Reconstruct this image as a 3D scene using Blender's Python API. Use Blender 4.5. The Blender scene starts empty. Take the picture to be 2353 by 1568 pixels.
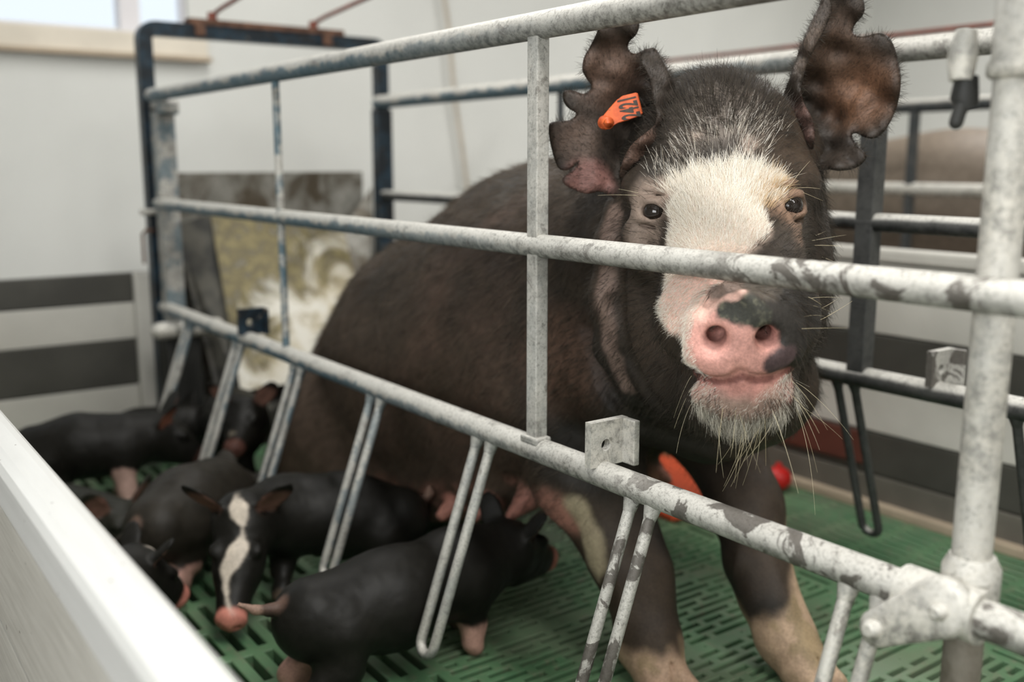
import bpy, bmesh, math, random
import numpy as np
from mathutils import Vector
from mathutils.geometry import delaunay_2d_cdt

random.seed(7)
RNG = np.random.default_rng(7)
SC = bpy.context.scene
COL = SC.collection

# ------------------------------------------------------------------ camera
FPX = 2353 * 35 / 36
PITCH = math.atan(412 / FPX)
YAW = math.atan(1676 / math.hypot(FPX, 412))
CAM = np.array([0.0, 0.0, 0.833])
cd = bpy.data.cameras.new('camera'); cam = bpy.data.objects.new('camera', cd); COL.objects.link(cam)
cd.sensor_width = 36; cd.lens = 35; cd.clip_start = 0.02
cam.location = CAM
cam.rotation_euler = (math.pi / 2 - PITCH, 0, -YAW)
cd.dof.use_dof = True; cd.dof.focus_distance = 1.27; cd.dof.aperture_fstop = 2.2
SC.camera = cam
C_R = np.array([math.cos(YAW), -math.sin(YAW), 0])
C_H = np.array([math.sin(YAW), math.cos(YAW), 0])
C_F = math.cos(PITCH) * C_H - math.sin(PITCH) * np.array([0, 0, 1.0])
C_U = math.sin(PITCH) * C_H + math.cos(PITCH) * np.array([0, 0, 1.0])


def W(px, py, d):
    """the place a metre-distance d in front of the lens where a photo point lies"""
    return CAM + d * (C_R * (px - 1176.5) / FPX + C_U * (784 - py) / FPX + C_F)


def on_x(px, py, x):
    r = C_R * (px - 1176.5) + C_U * (784 - py) + C_F * FPX
    return CAM + r * (x / r[0])


def on_y(px, py, y):
    r = C_R * (px - 1176.5) + C_U * (784 - py) + C_F * FPX
    return CAM + r * (y / r[1])


def to_px(P):
    q = P - CAM
    w = q @ C_F
    return np.stack([1176.5 + FPX * (q @ C_R) / w, 784 - FPX * (q @ C_U) / w, w], -1)


# ------------------------------------------------------------------ daylight, lamps, exposure
wd = bpy.data.worlds.new('daylight'); SC.world = wd; wd.use_nodes = True
wd.node_tree.nodes['Background'].inputs[0].default_value = (0.86, 0.93, 1.0, 1)
wd.node_tree.nodes['Background'].inputs[1].default_value = .95


def area(name, loc, rot, sx, sy, power, color=(1, .98, .95)):
    l = bpy.data.lights.new(name, 'AREA'); l.shape = 'RECTANGLE'; l.size = sx; l.size_y = sy
    l.energy = power; l.color = color
    o = bpy.data.objects.new(name, l); COL.objects.link(o); o.location = loc; o.rotation_euler = rot
    return o


area('ceiling_lamp', (0.5, 0.15, 2.38), (0, 0, 0), .35, 1.5, 40)
area('ceiling_lamp', (0.9, -1.2, 2.38), (0, 0, 0), .35, 1.5, 34)
area('ceiling_lamp', (1.3, 2.5, 2.38), (0, 0, 0), .35, 1.3, 22)
area('ceiling_lamp', (3.9, 1.6, 2.38), (0, 0, 0), .35, 1.5, 62)
area('added_side_fill', (-1.64, -.5, 1.35), (math.radians(90), 0, math.radians(-90)), 1.8, .95, 52, (.96, .98, 1))  # added fill light for the sow's face; the left wall has no window
SC.view_settings.view_transform = 'Standard'
SC.view_settings.look = 'None'
SC.view_settings.gamma = 1
SC.view_settings.use_curve_mapping = False
SC.view_settings.exposure = 0.18


# ------------------------------------------------------------------ materials
class Mat:
    def __init__(s, name, rough=.6, metal=0.0, spec=.4):
        s.m = bpy.data.materials.new(name); s.m.use_nodes = True
        s.t = s.m.node_tree; s.n = s.t.nodes; s.b = s.n['Principled BSDF']
        s.b.inputs['Roughness'].default_value = rough
        s.b.inputs['Metallic'].default_value = metal
        s.b.inputs['Specular IOR Level'].default_value = spec
        s.pos = s.n.new('ShaderNodeNewGeometry')

    def link(s, a, b): s.t.links.new(a, b)

    def val(s, v):
        return v

    def put(s, sock, v):
        if hasattr(v, 'is_output') or isinstance(v, bpy.types.NodeSocket): s.link(v, sock)
        elif isinstance(v, (tuple, list)): sock.default_value = (*v, 1) if len(v) == 3 and sock.type == 'RGBA' else v
        else: sock.default_value = v

    def noise(s, scale, detail=4, rough=.55, stretch=None, dist=0.0, obj=False):
        n = s.n.new('ShaderNodeTexNoise'); n.inputs['Scale'].default_value = scale
        n.inputs['Detail'].default_value = detail; n.inputs['Roughness'].default_value = rough
        n.inputs['Distortion'].default_value = dist
        src = s.pos.outputs['Position']
        if obj: src = s.n.new('ShaderNodeTexCoord').outputs['Object']
        if stretch:
            mp = s.n.new('ShaderNodeMapping'); mp.inputs['Scale'].default_value = stretch
            s.link(src, mp.inputs[0]); src = mp.outputs[0]
        s.link(src, n.inputs['Vector'])
        return n.outputs['Fac']

    def ramp(s, f, lo, hi, a=0.0, b=1.0):
        n = s.n.new('ShaderNodeMapRange'); n.interpolation_type = 'SMOOTHSTEP'
        s.put(n.inputs[0], f)
        for i, v in enumerate((lo, hi, a, b)): n.inputs[i + 1].default_value = v
        return n.outputs[0]

    def math(s, op, a, b=0.0):
        n = s.n.new('ShaderNodeMath'); n.operation = op; s.put(n.inputs[0], a); s.put(n.inputs[1], b)
        return n.outputs[0]

    def mix(s, f, a, b):
        n = s.n.new('ShaderNodeMix'); n.data_type = 'RGBA'
        s.put(n.inputs[0], f); s.put(n.inputs[6], a); s.put(n.inputs[7], b)
        return n.outputs[2]

    def axis(s, which, normal=False):
        n = s.n.new('ShaderNodeSeparateXYZ'); s.link(s.pos.outputs['Normal' if normal else 'Position'], n.inputs[0])
        return n.outputs[which]

    def attr(s, name):
        n = s.n.new('ShaderNodeAttribute'); n.attribute_name = name
        return n.outputs['Color']

    def bump(s, h, strength=.3, dist=.002):
        n = s.n.new('ShaderNodeBump'); n.inputs['Strength'].default_value = strength
        n.inputs['Distance'].default_value = dist; s.link(h, n.inputs['Height'])
        s.link(n.outputs[0], s.b.inputs['Normal'])

    def color(s, c): s.put(s.b.inputs['Base Color'], c); return s

    def rough(s, c): s.put(s.b.inputs['Roughness'], c); return s


def simple(name, c, rough=.6, metal=0, var=.15, scale=12, bump=0):
    m = Mat(name, rough, metal)
    f = m.noise(scale)
    m.color(m.mix(m.ramp(f, .3, .7), tuple(x * (1 - var) for x in c), tuple(min(1, x * (1 + var)) for x in c)))
    if bump: m.bump(m.noise(scale * 8), bump)
    return m.m


def pipe_metal(name, stain_near=True, dark=0.0, blue=1.0, base=(.40, .385, .35), ny=(.99, .84), low=0):
    """old painted pipe: pale lime crust, scuffed zinc, blue paint left in places, dried brown muck; dark paints in underside shade"""
    m = Mat(name, .5, .25, .45)
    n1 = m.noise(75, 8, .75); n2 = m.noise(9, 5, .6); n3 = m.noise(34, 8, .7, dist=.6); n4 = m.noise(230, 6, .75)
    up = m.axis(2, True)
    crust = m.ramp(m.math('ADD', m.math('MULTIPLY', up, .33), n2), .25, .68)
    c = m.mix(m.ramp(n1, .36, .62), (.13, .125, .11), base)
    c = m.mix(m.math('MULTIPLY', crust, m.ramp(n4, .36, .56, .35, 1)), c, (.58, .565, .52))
    c = m.mix(m.ramp(n4, .60, .70, 0, .6), c, (.10, .095, .08))
    y = m.axis(1)
    far = m.ramp(y, .9, 1.9)
    paint = m.math('MULTIPLY', m.ramp(m.math('SUBTRACT', m.noise(16, 5, .7), m.math('MULTIPLY', up, .30)), .44, .56), far)
    paint = m.math('MULTIPLY', paint, .8 * blue)
    c = m.mix(paint, c, (.025, .095, .14))
    muck = m.ramp(n3, .57, .66)
    if stain_near:
        near = m.ramp(m.math('ADD', y, m.ramp(m.axis(2), .55, .65, 0, .15)), *ny)
        patch = m.math('MULTIPLY', m.ramp(m.noise(19, 5, .6, dist=1.2), .50, .56), near)
        muck = m.math('MAXIMUM', m.math('MULTIPLY', muck, .45), m.math('MULTIPLY', patch, .82))
    else:
        muck = m.math('MULTIPLY', muck, .5)
    c = m.mix(muck, c, (.055, .043, .034))
    if dark: c = m.mix(m.math('MULTIPLY', m.ramp(m.math('ADD', up, m.math('MULTIPLY', n2, .5)), .95, .45), dark), c, (.014, .016, .018))  # near-black paint plus painted-in shade on sides and undersides, by surface normal
    if low: c = m.mix(m.ramp(m.math('ADD', m.axis(2), m.math('MULTIPLY', n3, .08)), .445, .425, 0, low), c, (.13, .105, .075))
    m.color(c)
    m.rough(m.ramp(n3, .35, .7, .62, .32))
    m.bump(m.math('ADD', m.math('MULTIPLY', n1, .6), m.math('MULTIPLY', n4, .6)), .7, .0016)
    return m.m


M = {}
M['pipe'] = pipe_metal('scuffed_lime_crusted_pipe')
M['pipe_far'] = pipe_metal('scuffed_pipe_shaded_below', False, .88, .6)
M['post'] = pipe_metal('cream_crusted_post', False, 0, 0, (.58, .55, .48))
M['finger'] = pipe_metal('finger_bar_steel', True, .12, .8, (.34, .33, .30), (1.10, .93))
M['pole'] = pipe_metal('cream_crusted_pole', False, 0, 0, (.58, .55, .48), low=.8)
M['wall'] = simple('white_wall_panel', (.66, .665, .635), .5, 0, .03, 2)
M['ceiling'] = simple('white_ceiling', (.8, .8, .78), .7, 0, .02, 2)
M['concrete'] = simple('grey_concrete', (.22, .21, .19), .8, 0, .25, 8, .2)
M['pit'] = simple('dark_slurry', (.012, .011, .009), .6, 0, .2, 8)
M['white_plank'] = simple('white_plastic_plank', (.50, .485, .44), .45, 0, .06, 6)
M['dark_plank'] = simple('dark_grey_plastic_plank', (.055, .053, .045), .5, 0, .2, 6)
M['grey_plank'] = simple('grey_brown_kick_board', (.13, .12, .10), .6, 0, .2, 6)
M['red_plank'] = simple('red_brown_plastic_plank', (.10, .034, .024), .5, 0, .2, 6)
M['orange'] = simple('orange_red_plastic', (.74, .115, .045), .45, 0, .08, 10)
M['red'] = simple('bright_red_plastic', (.55, .015, .012), .4, 0, .08, 10)
M['rust'] = simple('rust_brown_steel', (.10, .05, .03), .75, .1, .4, 40, .3)
M['rod'] = simple('red_brown_painted_rod', (.20, .055, .035), .6, .1, .3, 30)
M['black'] = simple('black_rubber', (.018, .018, .016), .6, 0, .2, 20)
M['beige'] = simple('beige_cord', (.50, .44, .36), .7, 0, .1, 20)
M['frame_white'] = simple('white_window_frame', (.72, .70, .72), .4, 0, .03, 3)
M['sill'] = simple('cream_window_sill', (.70, .64, .54), .5, 0, .06, 5)
M['sill_edge'] = simple('tan_sill_edge', (.42, .34, .25), .6, 0, .1, 8)

m = Mat('near_divider_plastic', .38)
g = m.noise(4, 6, .6, (6, .6, 14)); sp = m.noise(70, 2, .5)
c = m.mix(m.ramp(g, .3, .7), (.50, .50, .48), (.56, .56, .54))
c = m.mix(m.ramp(sp, .735, .76), c, (.06, .04, .025))
m.color(c); m.bump(g, .08); M['divider'] = m.m
m = Mat('near_divider_board', .5)
g = m.noise(14, 6, .65, (1, .5, 9)); c = m.mix(m.ramp(g, .3, .7), (.37, .355, .315), (.46, .445, .40))
c = m.mix(m.ramp(m.noise(60, 2, .5), .74, .765), c, (.06, .04, .025))
m.color(c); m.bump(g, .15); M['board'] = m.m

m = Mat('dark_blue_worn_frame', .42, .2)
n1 = m.noise(22, 6, .65); n2 = m.noise(60, 5, .6)
c = m.mix(m.ramp(n1, .42, .6), (.009, .013, .017), (.015, .032, .048))
c = m.mix(m.ramp(n2, .6, .68), c, (.10, .085, .07))
m.color(c); M['blue'] = m.m

m = Mat('green_slatted_plastic', .45)
n1 = m.noise(7, 5, .6); n2 = m.noise(45, 5, .65); n3 = m.noise(160, 3)
c = m.mix(m.ramp(n1, .35, .65), (.072, .165, .080), (.115, .215, .112))
c = m.mix(m.ramp(n2, .5, .72, 0, .75), c, (.17, .18, .12))
c = m.mix(m.ramp(m.noise(3.2, 5, .6), .45, .62, 0, .55), c, (.15, .17, .115))
m.color(c); m.bump(n3, .2); M['green'] = m.m

m = Mat('stained_steel_sheet', .5, .3)
n1 = m.noise(7, 6, .65, dist=.8); n2 = m.noise(24, 6, .7)
c = m.mix(m.ramp(n2, .35, .65), (.20, .195, .17), (.28, .27, .24))
c = m.mix(m.ramp(n1, .42, .6), c, (.075, .06, .04))
m.color(c); M['steel'] = m.m
m = Mat('mouldy_white_chute', .6)
z = m.axis(2); n1 = m.noise(6, 6, .65, dist=.7); n2 = m.noise(30, 6, .7)
feed = m.ramp(m.math('SUBTRACT', m.math('ADD', m.math('MULTIPLY', n1, .9), m.math('MULTIPLY', z, .8)), m.math('MULTIPLY', m.axis(0), .7)), -.20, -.04)
c = m.mix(m.ramp(n1, .4, .62), (.62, .60, .53), (.44, .38, .26))
c = m.mix(m.math('MULTIPLY', feed, m.ramp(n2, .2, .5, .5, 1)), c, m.mix(m.ramp(n2, .35, .65), (.075, .063, .034), (.215, .18, .085)))
m.color(c); m.bump(n2, .5, .006); M['chute'] = m.m
m = Mat('dark_steel_trough', .5, .3); n1 = m.noise(14, 5)
m.color(m.mix(m.ramp(n1, .35, .65), (.03, .03, .027), (.09, .085, .07))); M['trough'] = m.m

m = Mat('orange_ear_tag_plastic', .5)
n1 = m.noise(90, 5, .65); c = m.mix(m.ramp(n1, .3, .7), (.42, .065, .016), (.56, .105, .022))
c = m.mix(m.ramp(m.noise(140, 5, .7), .6, .72, 0, .75), c, (.10, .06, .03)); m.color(c); m.bump(n1, .3, .001); M['tag'] = m.m
M['ink'] = simple('black_tag_ink', (.03, .022, .015), .6, 0, .3, 90)

m = Mat('pig_skin', .52, 0, .24)
c = m.attr('Col'); n1 = m.noise(230, 4, .7); n2 = m.noise(32, 5, .6)
hs = m.n.new('ShaderNodeHueSaturation'); m.link(c, hs.inputs['Color'])
m.link(m.ramp(m.math('ADD', m.math('MULTIPLY', n1, .5), m.math('MULTIPLY', n2, .5)), .3, .7, .70, 1.3), hs.inputs['Value'])
m.color(hs.outputs[0])
m.b.inputs['Subsurface Weight'].default_value = .05; m.b.inputs['Subsurface Radius'].default_value = (.01, .004, .002)
m.b.inputs['Subsurface Scale'].default_value = .4
m.bump(m.math('ADD', m.math('MULTIPLY', n1, .7), m.math('MULTIPLY', m.noise(75, 5, .65), .8)), .5, .0022); M['skin'] = m.m
m = Mat('piglet_coat', .5, 0, .2)
c = m.attr('Col'); n1 = m.noise(330, 3, .7); n2 = m.noise(40, 4, .6)
hs = m.n.new('ShaderNodeHueSaturation'); m.link(c, hs.inputs['Color'])
m.link(m.ramp(m.math('ADD', m.math('MULTIPLY', n1, .5), m.math('MULTIPLY', n2, .5)), .3, .7, .72, 1.28), hs.inputs['Value'])
m.color(hs.outputs[0]); m.bump(n1, .3, .001); M['coat'] = m.m
m = Mat('glossy_dark_eye', .08, 0, .5); m.color((.010, .006, .004)); M['eye'] = m.m


def hair_mat(name, a, b, rough=.42, spec=.45):
    m = Mat(name, rough, 0, spec)
    hi = m.n.new('ShaderNodeHairInfo')
    m.color(m.mix(hi.outputs['Random'], a, b))
    return m.m


M['pale_hair'] = hair_mat('pale_cream_bristles', (.62, .54, .42), (.90, .87, .80))
M['ginger_hair'] = hair_mat('ginger_bristles', (.42, .27, .13), (.66, .50, .30))
M['dark_hair'] = hair_mat('dark_brown_bristles', (.013, .011, .009), (.058, .046, .034), .5, .2)
M['body_hair'] = hair_mat('brown_black_body_bristles', (.020, .016, .012), (.12, .09, .064), .5, .25)
M['beard_hair'] = hair_mat('straw_grey_beard', (.22, .19, .14), (.72, .68, .58))
M['whisker'] = hair_mat('straw_whiskers', (.52, .43, .26), (.75, .66, .46))


# ------------------------------------------------------------------ object helpers
def empty(name, loc, label, cat, group=None):
    o = bpy.data.objects.new(name, None); COL.objects.link(o); o.location = loc; o.empty_display_size = .05
    return tag(o, label, cat, group)


def tag(o, label=None, cat=None, group=None, kind=None):
    if label: o['label'] = label
    if cat: o['category'] = cat
    if group: o['group'] = group
    if kind: o['kind'] = kind
    return o


def world_of(o):
    v = Vector((0, 0, 0))
    while o is not None: v += o.location; o = o.parent
    return v


def put_mesh(name, verts, faces, mat, parent=None, smooth=False, loc=None, label=None):
    """link a mesh given in room coordinates; its origin goes to loc (or its parent's)"""
    me = bpy.data.meshes.new(name)
    base = np.array(world_of(parent)) if parent is not None else np.zeros(3)
    org = np.array(loc, float) if loc is not None else np.zeros(3)
    v = np.asarray(verts, float) - base - org
    me.from_pydata(v.tolist() if len(v) < 20000 else v, [], faces if isinstance(faces, list) else faces.tolist())
    me.update()
    if smooth: me.polygons.foreach_set('use_smooth', [True] * len(me.polygons))
    for mm in (mat if isinstance(mat, (list, tuple)) else [mat]): me.materials.append(mm)
    o = bpy.data.objects.new(name, me); COL.objects.link(o)
    o.location = org
    if parent is not None: o.parent = parent
    if label: o['label'] = label
    return o


class MB:
    """collects boxes, tubes and plates, then links them as one mesh"""

    def __init__(s): s.v = []; s.f = []; s.sm = []

    def add(s, v, f, smooth=False):
        n = len(s.v); s.v += [tuple(map(float, p)) for p in v]
        s.f += [tuple(i + n for i in q) for q in f]; s.sm += [smooth] * len(f)

    def box(s, lo, hi, bev=.0):
        lo = np.array(lo, float); hi = np.array(hi, float)
        bm = bmesh.new(); bmesh.ops.create_cube(bm, size=1)
        for v in bm.verts: v.co = Vector((lo + hi) / 2) + Vector(np.array(v.co) * (hi - lo))
        if bev: bmesh.ops.bevel(bm, geom=bm.edges[:], offset=bev, segments=2, profile=.6, affect='EDGES')
        s.bm(bm)

    def bm(s, bm, smooth=False):
        bm.verts.index_update()
        s.add([v.co[:] for v in bm.verts], [[v.index for v in f.verts] for f in bm.faces], smooth); bm.free()

    def tube(s, pts, r, seg=16, cap=True, round_end=False):
        P = [np.array(p, float) for p in pts]
        R = list(r) if isinstance(r, (list, tuple, np.ndarray)) else [r] * len(P)
        if round_end:
            for e in (0, -1):
                a = P[e]; b = P[1] if e == 0 else P[-2]; t = (a - b) / np.linalg.norm(a - b); rr = R[e]
                ext = [(a + t * rr * math.sin(q), rr * math.cos(q)) for q in (.5, 1.0, 1.4)]
                if e == 0:
                    P = [x[0] for x in ext[::-1]] + P; R = [x[1] for x in ext[::-1]] + R
                else:
                    P = P + [x[0] for x in ext]; R = R + [x[1] for x in ext]
        n = len(P); T = []
        for i in range(n):
            a = P[max(i - 1, 0)]; b = P[min(i + 1, n - 1)]; t = b - a; T.append(t / (np.linalg.norm(t) + 1e-12))
        u = np.cross(T[0], [0, 0, 1.0])
        if np.linalg.norm(u) < .2: u = np.cross(T[0], [1.0, 0, 0])
        V = []; F = []
        for i in range(n):
            u = u - T[i] * (u @ T[i]); u /= np.linalg.norm(u); w = np.cross(T[i], u)
            k = 1.0
            if 0 < i < n - 1:
                a = P[i] - P[i - 1]; b = P[i + 1] - P[i]
                cs = (a @ b) / (np.linalg.norm(a) * np.linalg.norm(b) + 1e-12); k = 1 / max(.5, math.sqrt((1 + cs) / 2))
            for j in range(seg):
                q = 2 * math.pi * j / seg; V.append(P[i] + R[i] * (k * 0 + 1) * (u * math.cos(q) + w * math.sin(q)))
        for i in range(n - 1):
            for j in range(seg):
                a = i * seg + j; b = i * seg + (j + 1) % seg
                F.append((a, b, b + seg, a + seg))
        s.add(V, F, True)
        if cap:
            s.add(V[:seg][::-1], [tuple(range(seg))]); s.add(V[-seg:], [tuple(range(seg))])

    def build(s, name, mat, parent=None, label=None, loc=None):
        o = put_mesh(name, s.v, s.f, mat, parent, loc=loc, label=label)
        o.data.polygons.foreach_set('use_smooth', s.sm)
        return o


def arc(c, a, b, r, t0, t1, n=8):
    c = np.array(c, float); a = np.array(a, float); b = np.array(b, float)
    return [c + r * (a * math.cos(t) + b * math.sin(t)) for t in np.linspace(t0, t1, n)]


# ------------------------------------------------------------------ the room
def structure(mb, name, mat):
    return tag(mb.build(name, mat), kind='structure')


X0, X1, Y0, Y1, ZC = -1.7, 5.6, -2.6, 3.9, 2.45
wx0, wx1, wz0, wz1 = -1.1, 1.30, 1.305, 2.15
b = MB()
b.box((X0, Y1, -.02), (X1, Y1 + .12, wz0)); b.box((X0, Y1, wz1), (X1, Y1 + .12, ZC))
b.box((X0, Y1, wz0), (wx0, Y1 + .12, wz1)); b.box((wx1, Y1, wz0), (X1, Y1 + .12, wz1))
structure(b, 'wall_back', M['wall'])
for nm, lo, hi in (('wall_right', (X1, Y0, -.02), (X1 + .1, Y1, ZC)), ('wall_left', (X0 - .1, Y0, -.02), (X0, Y1, ZC)),
                   ('wall_front', (X0, Y0 - .1, -.02), (X1, Y0, ZC))):
    b = MB(); b.box(lo, hi); structure(b, nm, M['wall'])
b = MB(); b.box((X0 - .1, Y0 - .1, ZC), (X1 + .1, Y1 + .12, ZC + .08)); structure(b, 'ceiling', M['ceiling'])
# window
win = tag(bpy.data.objects.new('window_1', None), kind='structure'); COL.objects.link(win); win.location = (0, Y1, wz0)
b = MB()
for lo, hi in (((wx0, Y1 + .03, wz0), (wx1, Y1 + .09, wz0 + .012)), ((wx0, Y1 + .03, wz1 - .04), (wx1, Y1 + .09, wz1)),
               ((wx0, Y1 + .03, wz0), (wx0 + .05, Y1 + .09, wz1)), ((wx1 - .012, Y1 + .03, wz0), (wx1, Y1 + .09, wz1)),
               ((1.055, Y1 + .02, wz0), (1.13, Y1 + .09, wz1)), ((.0, Y1 + .03, wz0), (.05, Y1 + .09, wz1))):
    b.box(lo, hi, .004)
tag(b.build('window_frame', M['frame_white'], win), kind='structure')
mg = Mat('clear_glass', .02); mg.b.inputs['Transmission Weight'].default_value = 1; mg.b.inputs['IOR'].default_value = 1.02
mg.color((.97, .99, 1)); b = MB(); b.box((wx0, Y1 + .055, wz0), (wx1, Y1 + .061, wz1))
tag(b.build('window_pane', mg.m, win), kind='structure')
b = MB(); b.box((wx0 - .1, Y1 - .035, wz0 - .085), (1.36, Y1 + .03, wz0 - .004), .006); structure(b, 'trim_1', M['sill'])
b = MB(); b.box((wx0 - .1, Y1 - .05, wz0 - .098), (1.37, Y1, wz0 - .08), .004); structure(b, 'trim_2', M['sill_edge'])


# slatted floor, every slot a real hole
def slats(cells):
    V = []; F = []
    for (x0, x1, y0, y1, a0, a1, c0, c1) in cells:
        n = len(V); t = -.028; e = .0016
        V += [(x0, y0, 0), (x1, y0, 0), (x1, y1, 0), (x0, y1, 0), (a0 - e, c0 - e, 0), (a1 + e, c0 - e, 0), (a1 + e, c1 + e, 0), (a0 - e, c1 + e, 0),
              (a0, c0, -e), (a1, c0, -e), (a1, c1, -e), (a0, c1, -e), (a0, c0, t), (a1, c0, t), (a1, c1, t), (a0, c1, t)]
        for i in range(4):
            j = (i + 1) % 4
            F += [(n + i, n + j, n + 4 + j, n + 4 + i), (n + 4 + i, n + 4 + j, n + 8 + j, n + 8 + i), (n + 8 + i, n + 8 + j, n + 12 + j, n + 12 + i)]
    return V, F


cells = []
YA, YB = .0, 3.0
p = .0225; row = 0; y = YA
while y < YB:                                             # under the sow: slots across
    if row % 12 == 11:
        pass
    x = .80; seq = ([.125, .062, .062] if row % 2 == 0 else [.062, .125, .062]); k = row // 2 % 3; lim = 1.60
    first = (.0, .045, .085)[row % 3]
    if first: cells.append((x, x + first, y, y + p, x + .012, x + first - .010, y + .0065, y + p - .005)) ; x += first
    while x < lim - .04:
        w = min(seq[k % 3], lim - x); k += 1
        if lim - x - w < .035: w = lim - x
        if row % 10 == 9:
            cells.append((x, x + w, y, y + p, x + w / 2 - .001, x + w / 2 + .001, y + p / 2 - .001, y + p / 2 + .001))
        else:
            cells.append((x, x + w, y, y + p, x + .009, x + w - .009, y + .0065, y + p - .005))
        x += w
    y += p; row += 1
for (xa, xb, px_, py_, gx, gy) in ((.205, .80, .0372, .122, .0105, .013), (1.60, 2.07, .0300, .104, .0092, .012)):
    nx = int(round((xb - xa) / px_)); ny = int(round((YB - YA) / py_)); sx = (xb - xa) / nx; sy = (YB - YA) / ny
    for i in range(nx):
        for j in range(ny):
            x = xa + i * sx; y = YA + j * sy
            cells.append((x, x + sx, y, y + sy, x + gx, x + sx - gx, y + gy, y + sy - gy))
V, F = slats(cells)
tag(put_mesh('floor', V, F, M['green']), kind='structure')
b = MB(); b.box((.10, YA - .2, -.40), (2.17, YB + .2, -.38))
for lo, hi in (((.10, YA - .2, -.40), (.155, YB + .2, -.03)), ((2.12, YA - .2, -.40), (2.17, YB + .2, -.03)), ((.10, YA - .2, -.40), (2.17, YA - .1, -.03)), ((.10, YB + .1, -.40), (2.17, YB + .2, -.03))): b.box(lo, hi)
structure(b, 'floor_pit', M['pit'])
b = MB(); b.box((X0, Y0, -.1), (.155, Y1, -.02)); b.box((2.12, Y0, -.1), (X1, Y1, -.02)); b.box((.155, 3.1, -.1), (2.12, Y1, -.02)); b.box((.155, Y0, -.1), (2.12, YA - .1, -.02))
structure(b, 'floor_concrete', M['concrete'])


# ------------------------------------------------------------------ plastic pen dividers
def planks_x(name, x0, x1, y0, y1, bands, label):
    """a plank wall running along y"""
    r = empty(name, ((x0 + x1) / 2, (y0 + y1) / 2, 0), label, 'pen divider')
    for z0, z1, mk, ya in bands:
        b = MB(); b.box((x0, ya if ya is not None else y0, z0), (x1, y1, z1 - .003), .004)
        b.build('plank', M[mk], r)
    return r


r = planks_x('pen_divider', 2.075, 2.115, -.4, 3.02,
             [(.0, .085, 'grey_plank', None), (.085, .19, 'dark_plank', None), (.19, .33, 'white_plank', None),
              (.33, .43, 'dark_plank', None), (.43, .60, 'white_plank', None)],
             'white and dark grey plank divider behind the far rails of the crate')
b = MB(); b.box((2.068, -.4, .60), (2.122, 3.02, .632), .008); b.build('cap', M['white_plank'], r)
b = MB(); b.box((2.045, 0, .0), (2.075, 3.0, .022), .004); b.build('floor_edge_strip', M['sill_edge'], r)
b = MB(); b.box((2.068, 1.40, .105), (2.0755, 2.6, .185), .002); b.build('red_strip', M['red_plank'], r, label='red brown strip')

r = empty('end_divider', (.5, 3.06, 0), 'striped white and dark grey plank divider at the far left end of the pen', 'pen divider')
for z0, z1, mk in ((.0, .175, 'white_plank'), (.175, .315, 'dark_plank'), (.315, .425, 'white_plank'), (.425, .512, 'dark_plank')):
    b = MB(); b.box((.216, 3.035, z0), (.90, 3.07, z1 - .002), .003); b.build('plank', M[mk], r)
b = MB(); b.box((.80, 3.0, 0), (.87, 3.03, .512), .006); b.build('end_post', M['white_plank'], r, label='pale grey upright end profile')

r = empty('near_divider', (.19, 1.0, 0), 'pale plastic divider crossing the lower left corner in front of the piglets', 'pen divider')
bm = bmesh.new(); prof = [(.160, .452), (.163, .446), (.168, .444), (.168, .405), (.212, .405), (.212, .486), (.2095, .4935), (.204, .4985), (.196, .500), (.176, .499), (.166, .495), (.161, .487)]
b = MB(); n = len(prof); ys = (-.9, 3.03)
b.add([(x, yy, z) for yy in ys for x, z in prof], [(i, (i + 1) % n, n + (i + 1) % n, n + i) for i in range(n)] + [tuple(range(n))[::-1], tuple(range(n, 2 * n))])
b.build('cap', M['divider'], r)
for z0, z1 in ((.005, .245), (.25, .43)):
    b = MB(); b.box((.1665, -.9, z0), (.2085, 3.03, z1), .004); b.build('plank', M['board'], r)
bm.free()

# ------------------------------------------------------------------ crate side panels
XN, XF = .85, 1.58


def finger(y, xr, z0, side, spread=.019, rr=.0082, drop=.335, lean=.112):
    b = MB(); top = z0 - .008
    zb = top - drop + spread
    def at(t, yy): return np.array([xr + side * lean * t, yy, top + (zb - top) * t])
    ax = np.array([side * lean, 0, zb - top]); ax /= np.linalg.norm(ax)
    pts = [at(.0, y - spread), at(.5, y - spread), at(1, y - spread)]
    pts += arc(at(1, y), (0, -1, 0), ax, spread, 0, math.pi, 10)[1:-1]
    pts += [at(1, y + spread), at(.5, y + spread), at(0, y + spread)]
    b.tube(pts, rr, 12)
    for s in (-1, 1):
        q = at(.03, y + s * spread); b.tube([at(-.02, y + s * spread), q, at(.075, y + s * spread)], [.0125, .0118, .0086], 12)
    return b


def bracket(y, xr, zr, side=1):
    """angle lug with a bolt hole, welded on top of the rail"""
    w, h, t, hr = .0325, .062, .012, .0082
    cx = xr + side * .008; z0 = zr + .012; ring = []; sq = []
    for i in range(16):
        q = 2 * math.pi * i / 16; cy, cz = math.cos(q), math.sin(q)
        k = 1 / max(abs(cy), abs(cz)); sq.append((cy * k * w, cz * k * h / 2)); ring.append((cy * hr - .006, cz * hr - .002))
    V = []
    for yy in (y, y + t):
        V += [(cx + a, yy, z0 + h / 2 + c) for a, c in sq]
        V += [(cx + a, yy, z0 + h / 2 + c) for a, c in ring]
    F = []
    for i in range(16):
        j = (i + 1) % 16
        F += [(i, j, 16 + j, 16 + i), (32 + j, 32 + i, 48 + i, 48 + j), (i, 32 + i, 32 + j, j), (16 + i, 16 + j, 48 + j, 48 + i)]
    b = MB(); b.add(V, F)
    b.box((cx + w - .010, y - .024, z0), (cx + w, y + .001, z0 + h), .002)
    b.tube([(xr - .012, y + .006, z0 - .004), (xr + .012, y + .006, z0 - .004)], .008, 10)
    return b


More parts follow.
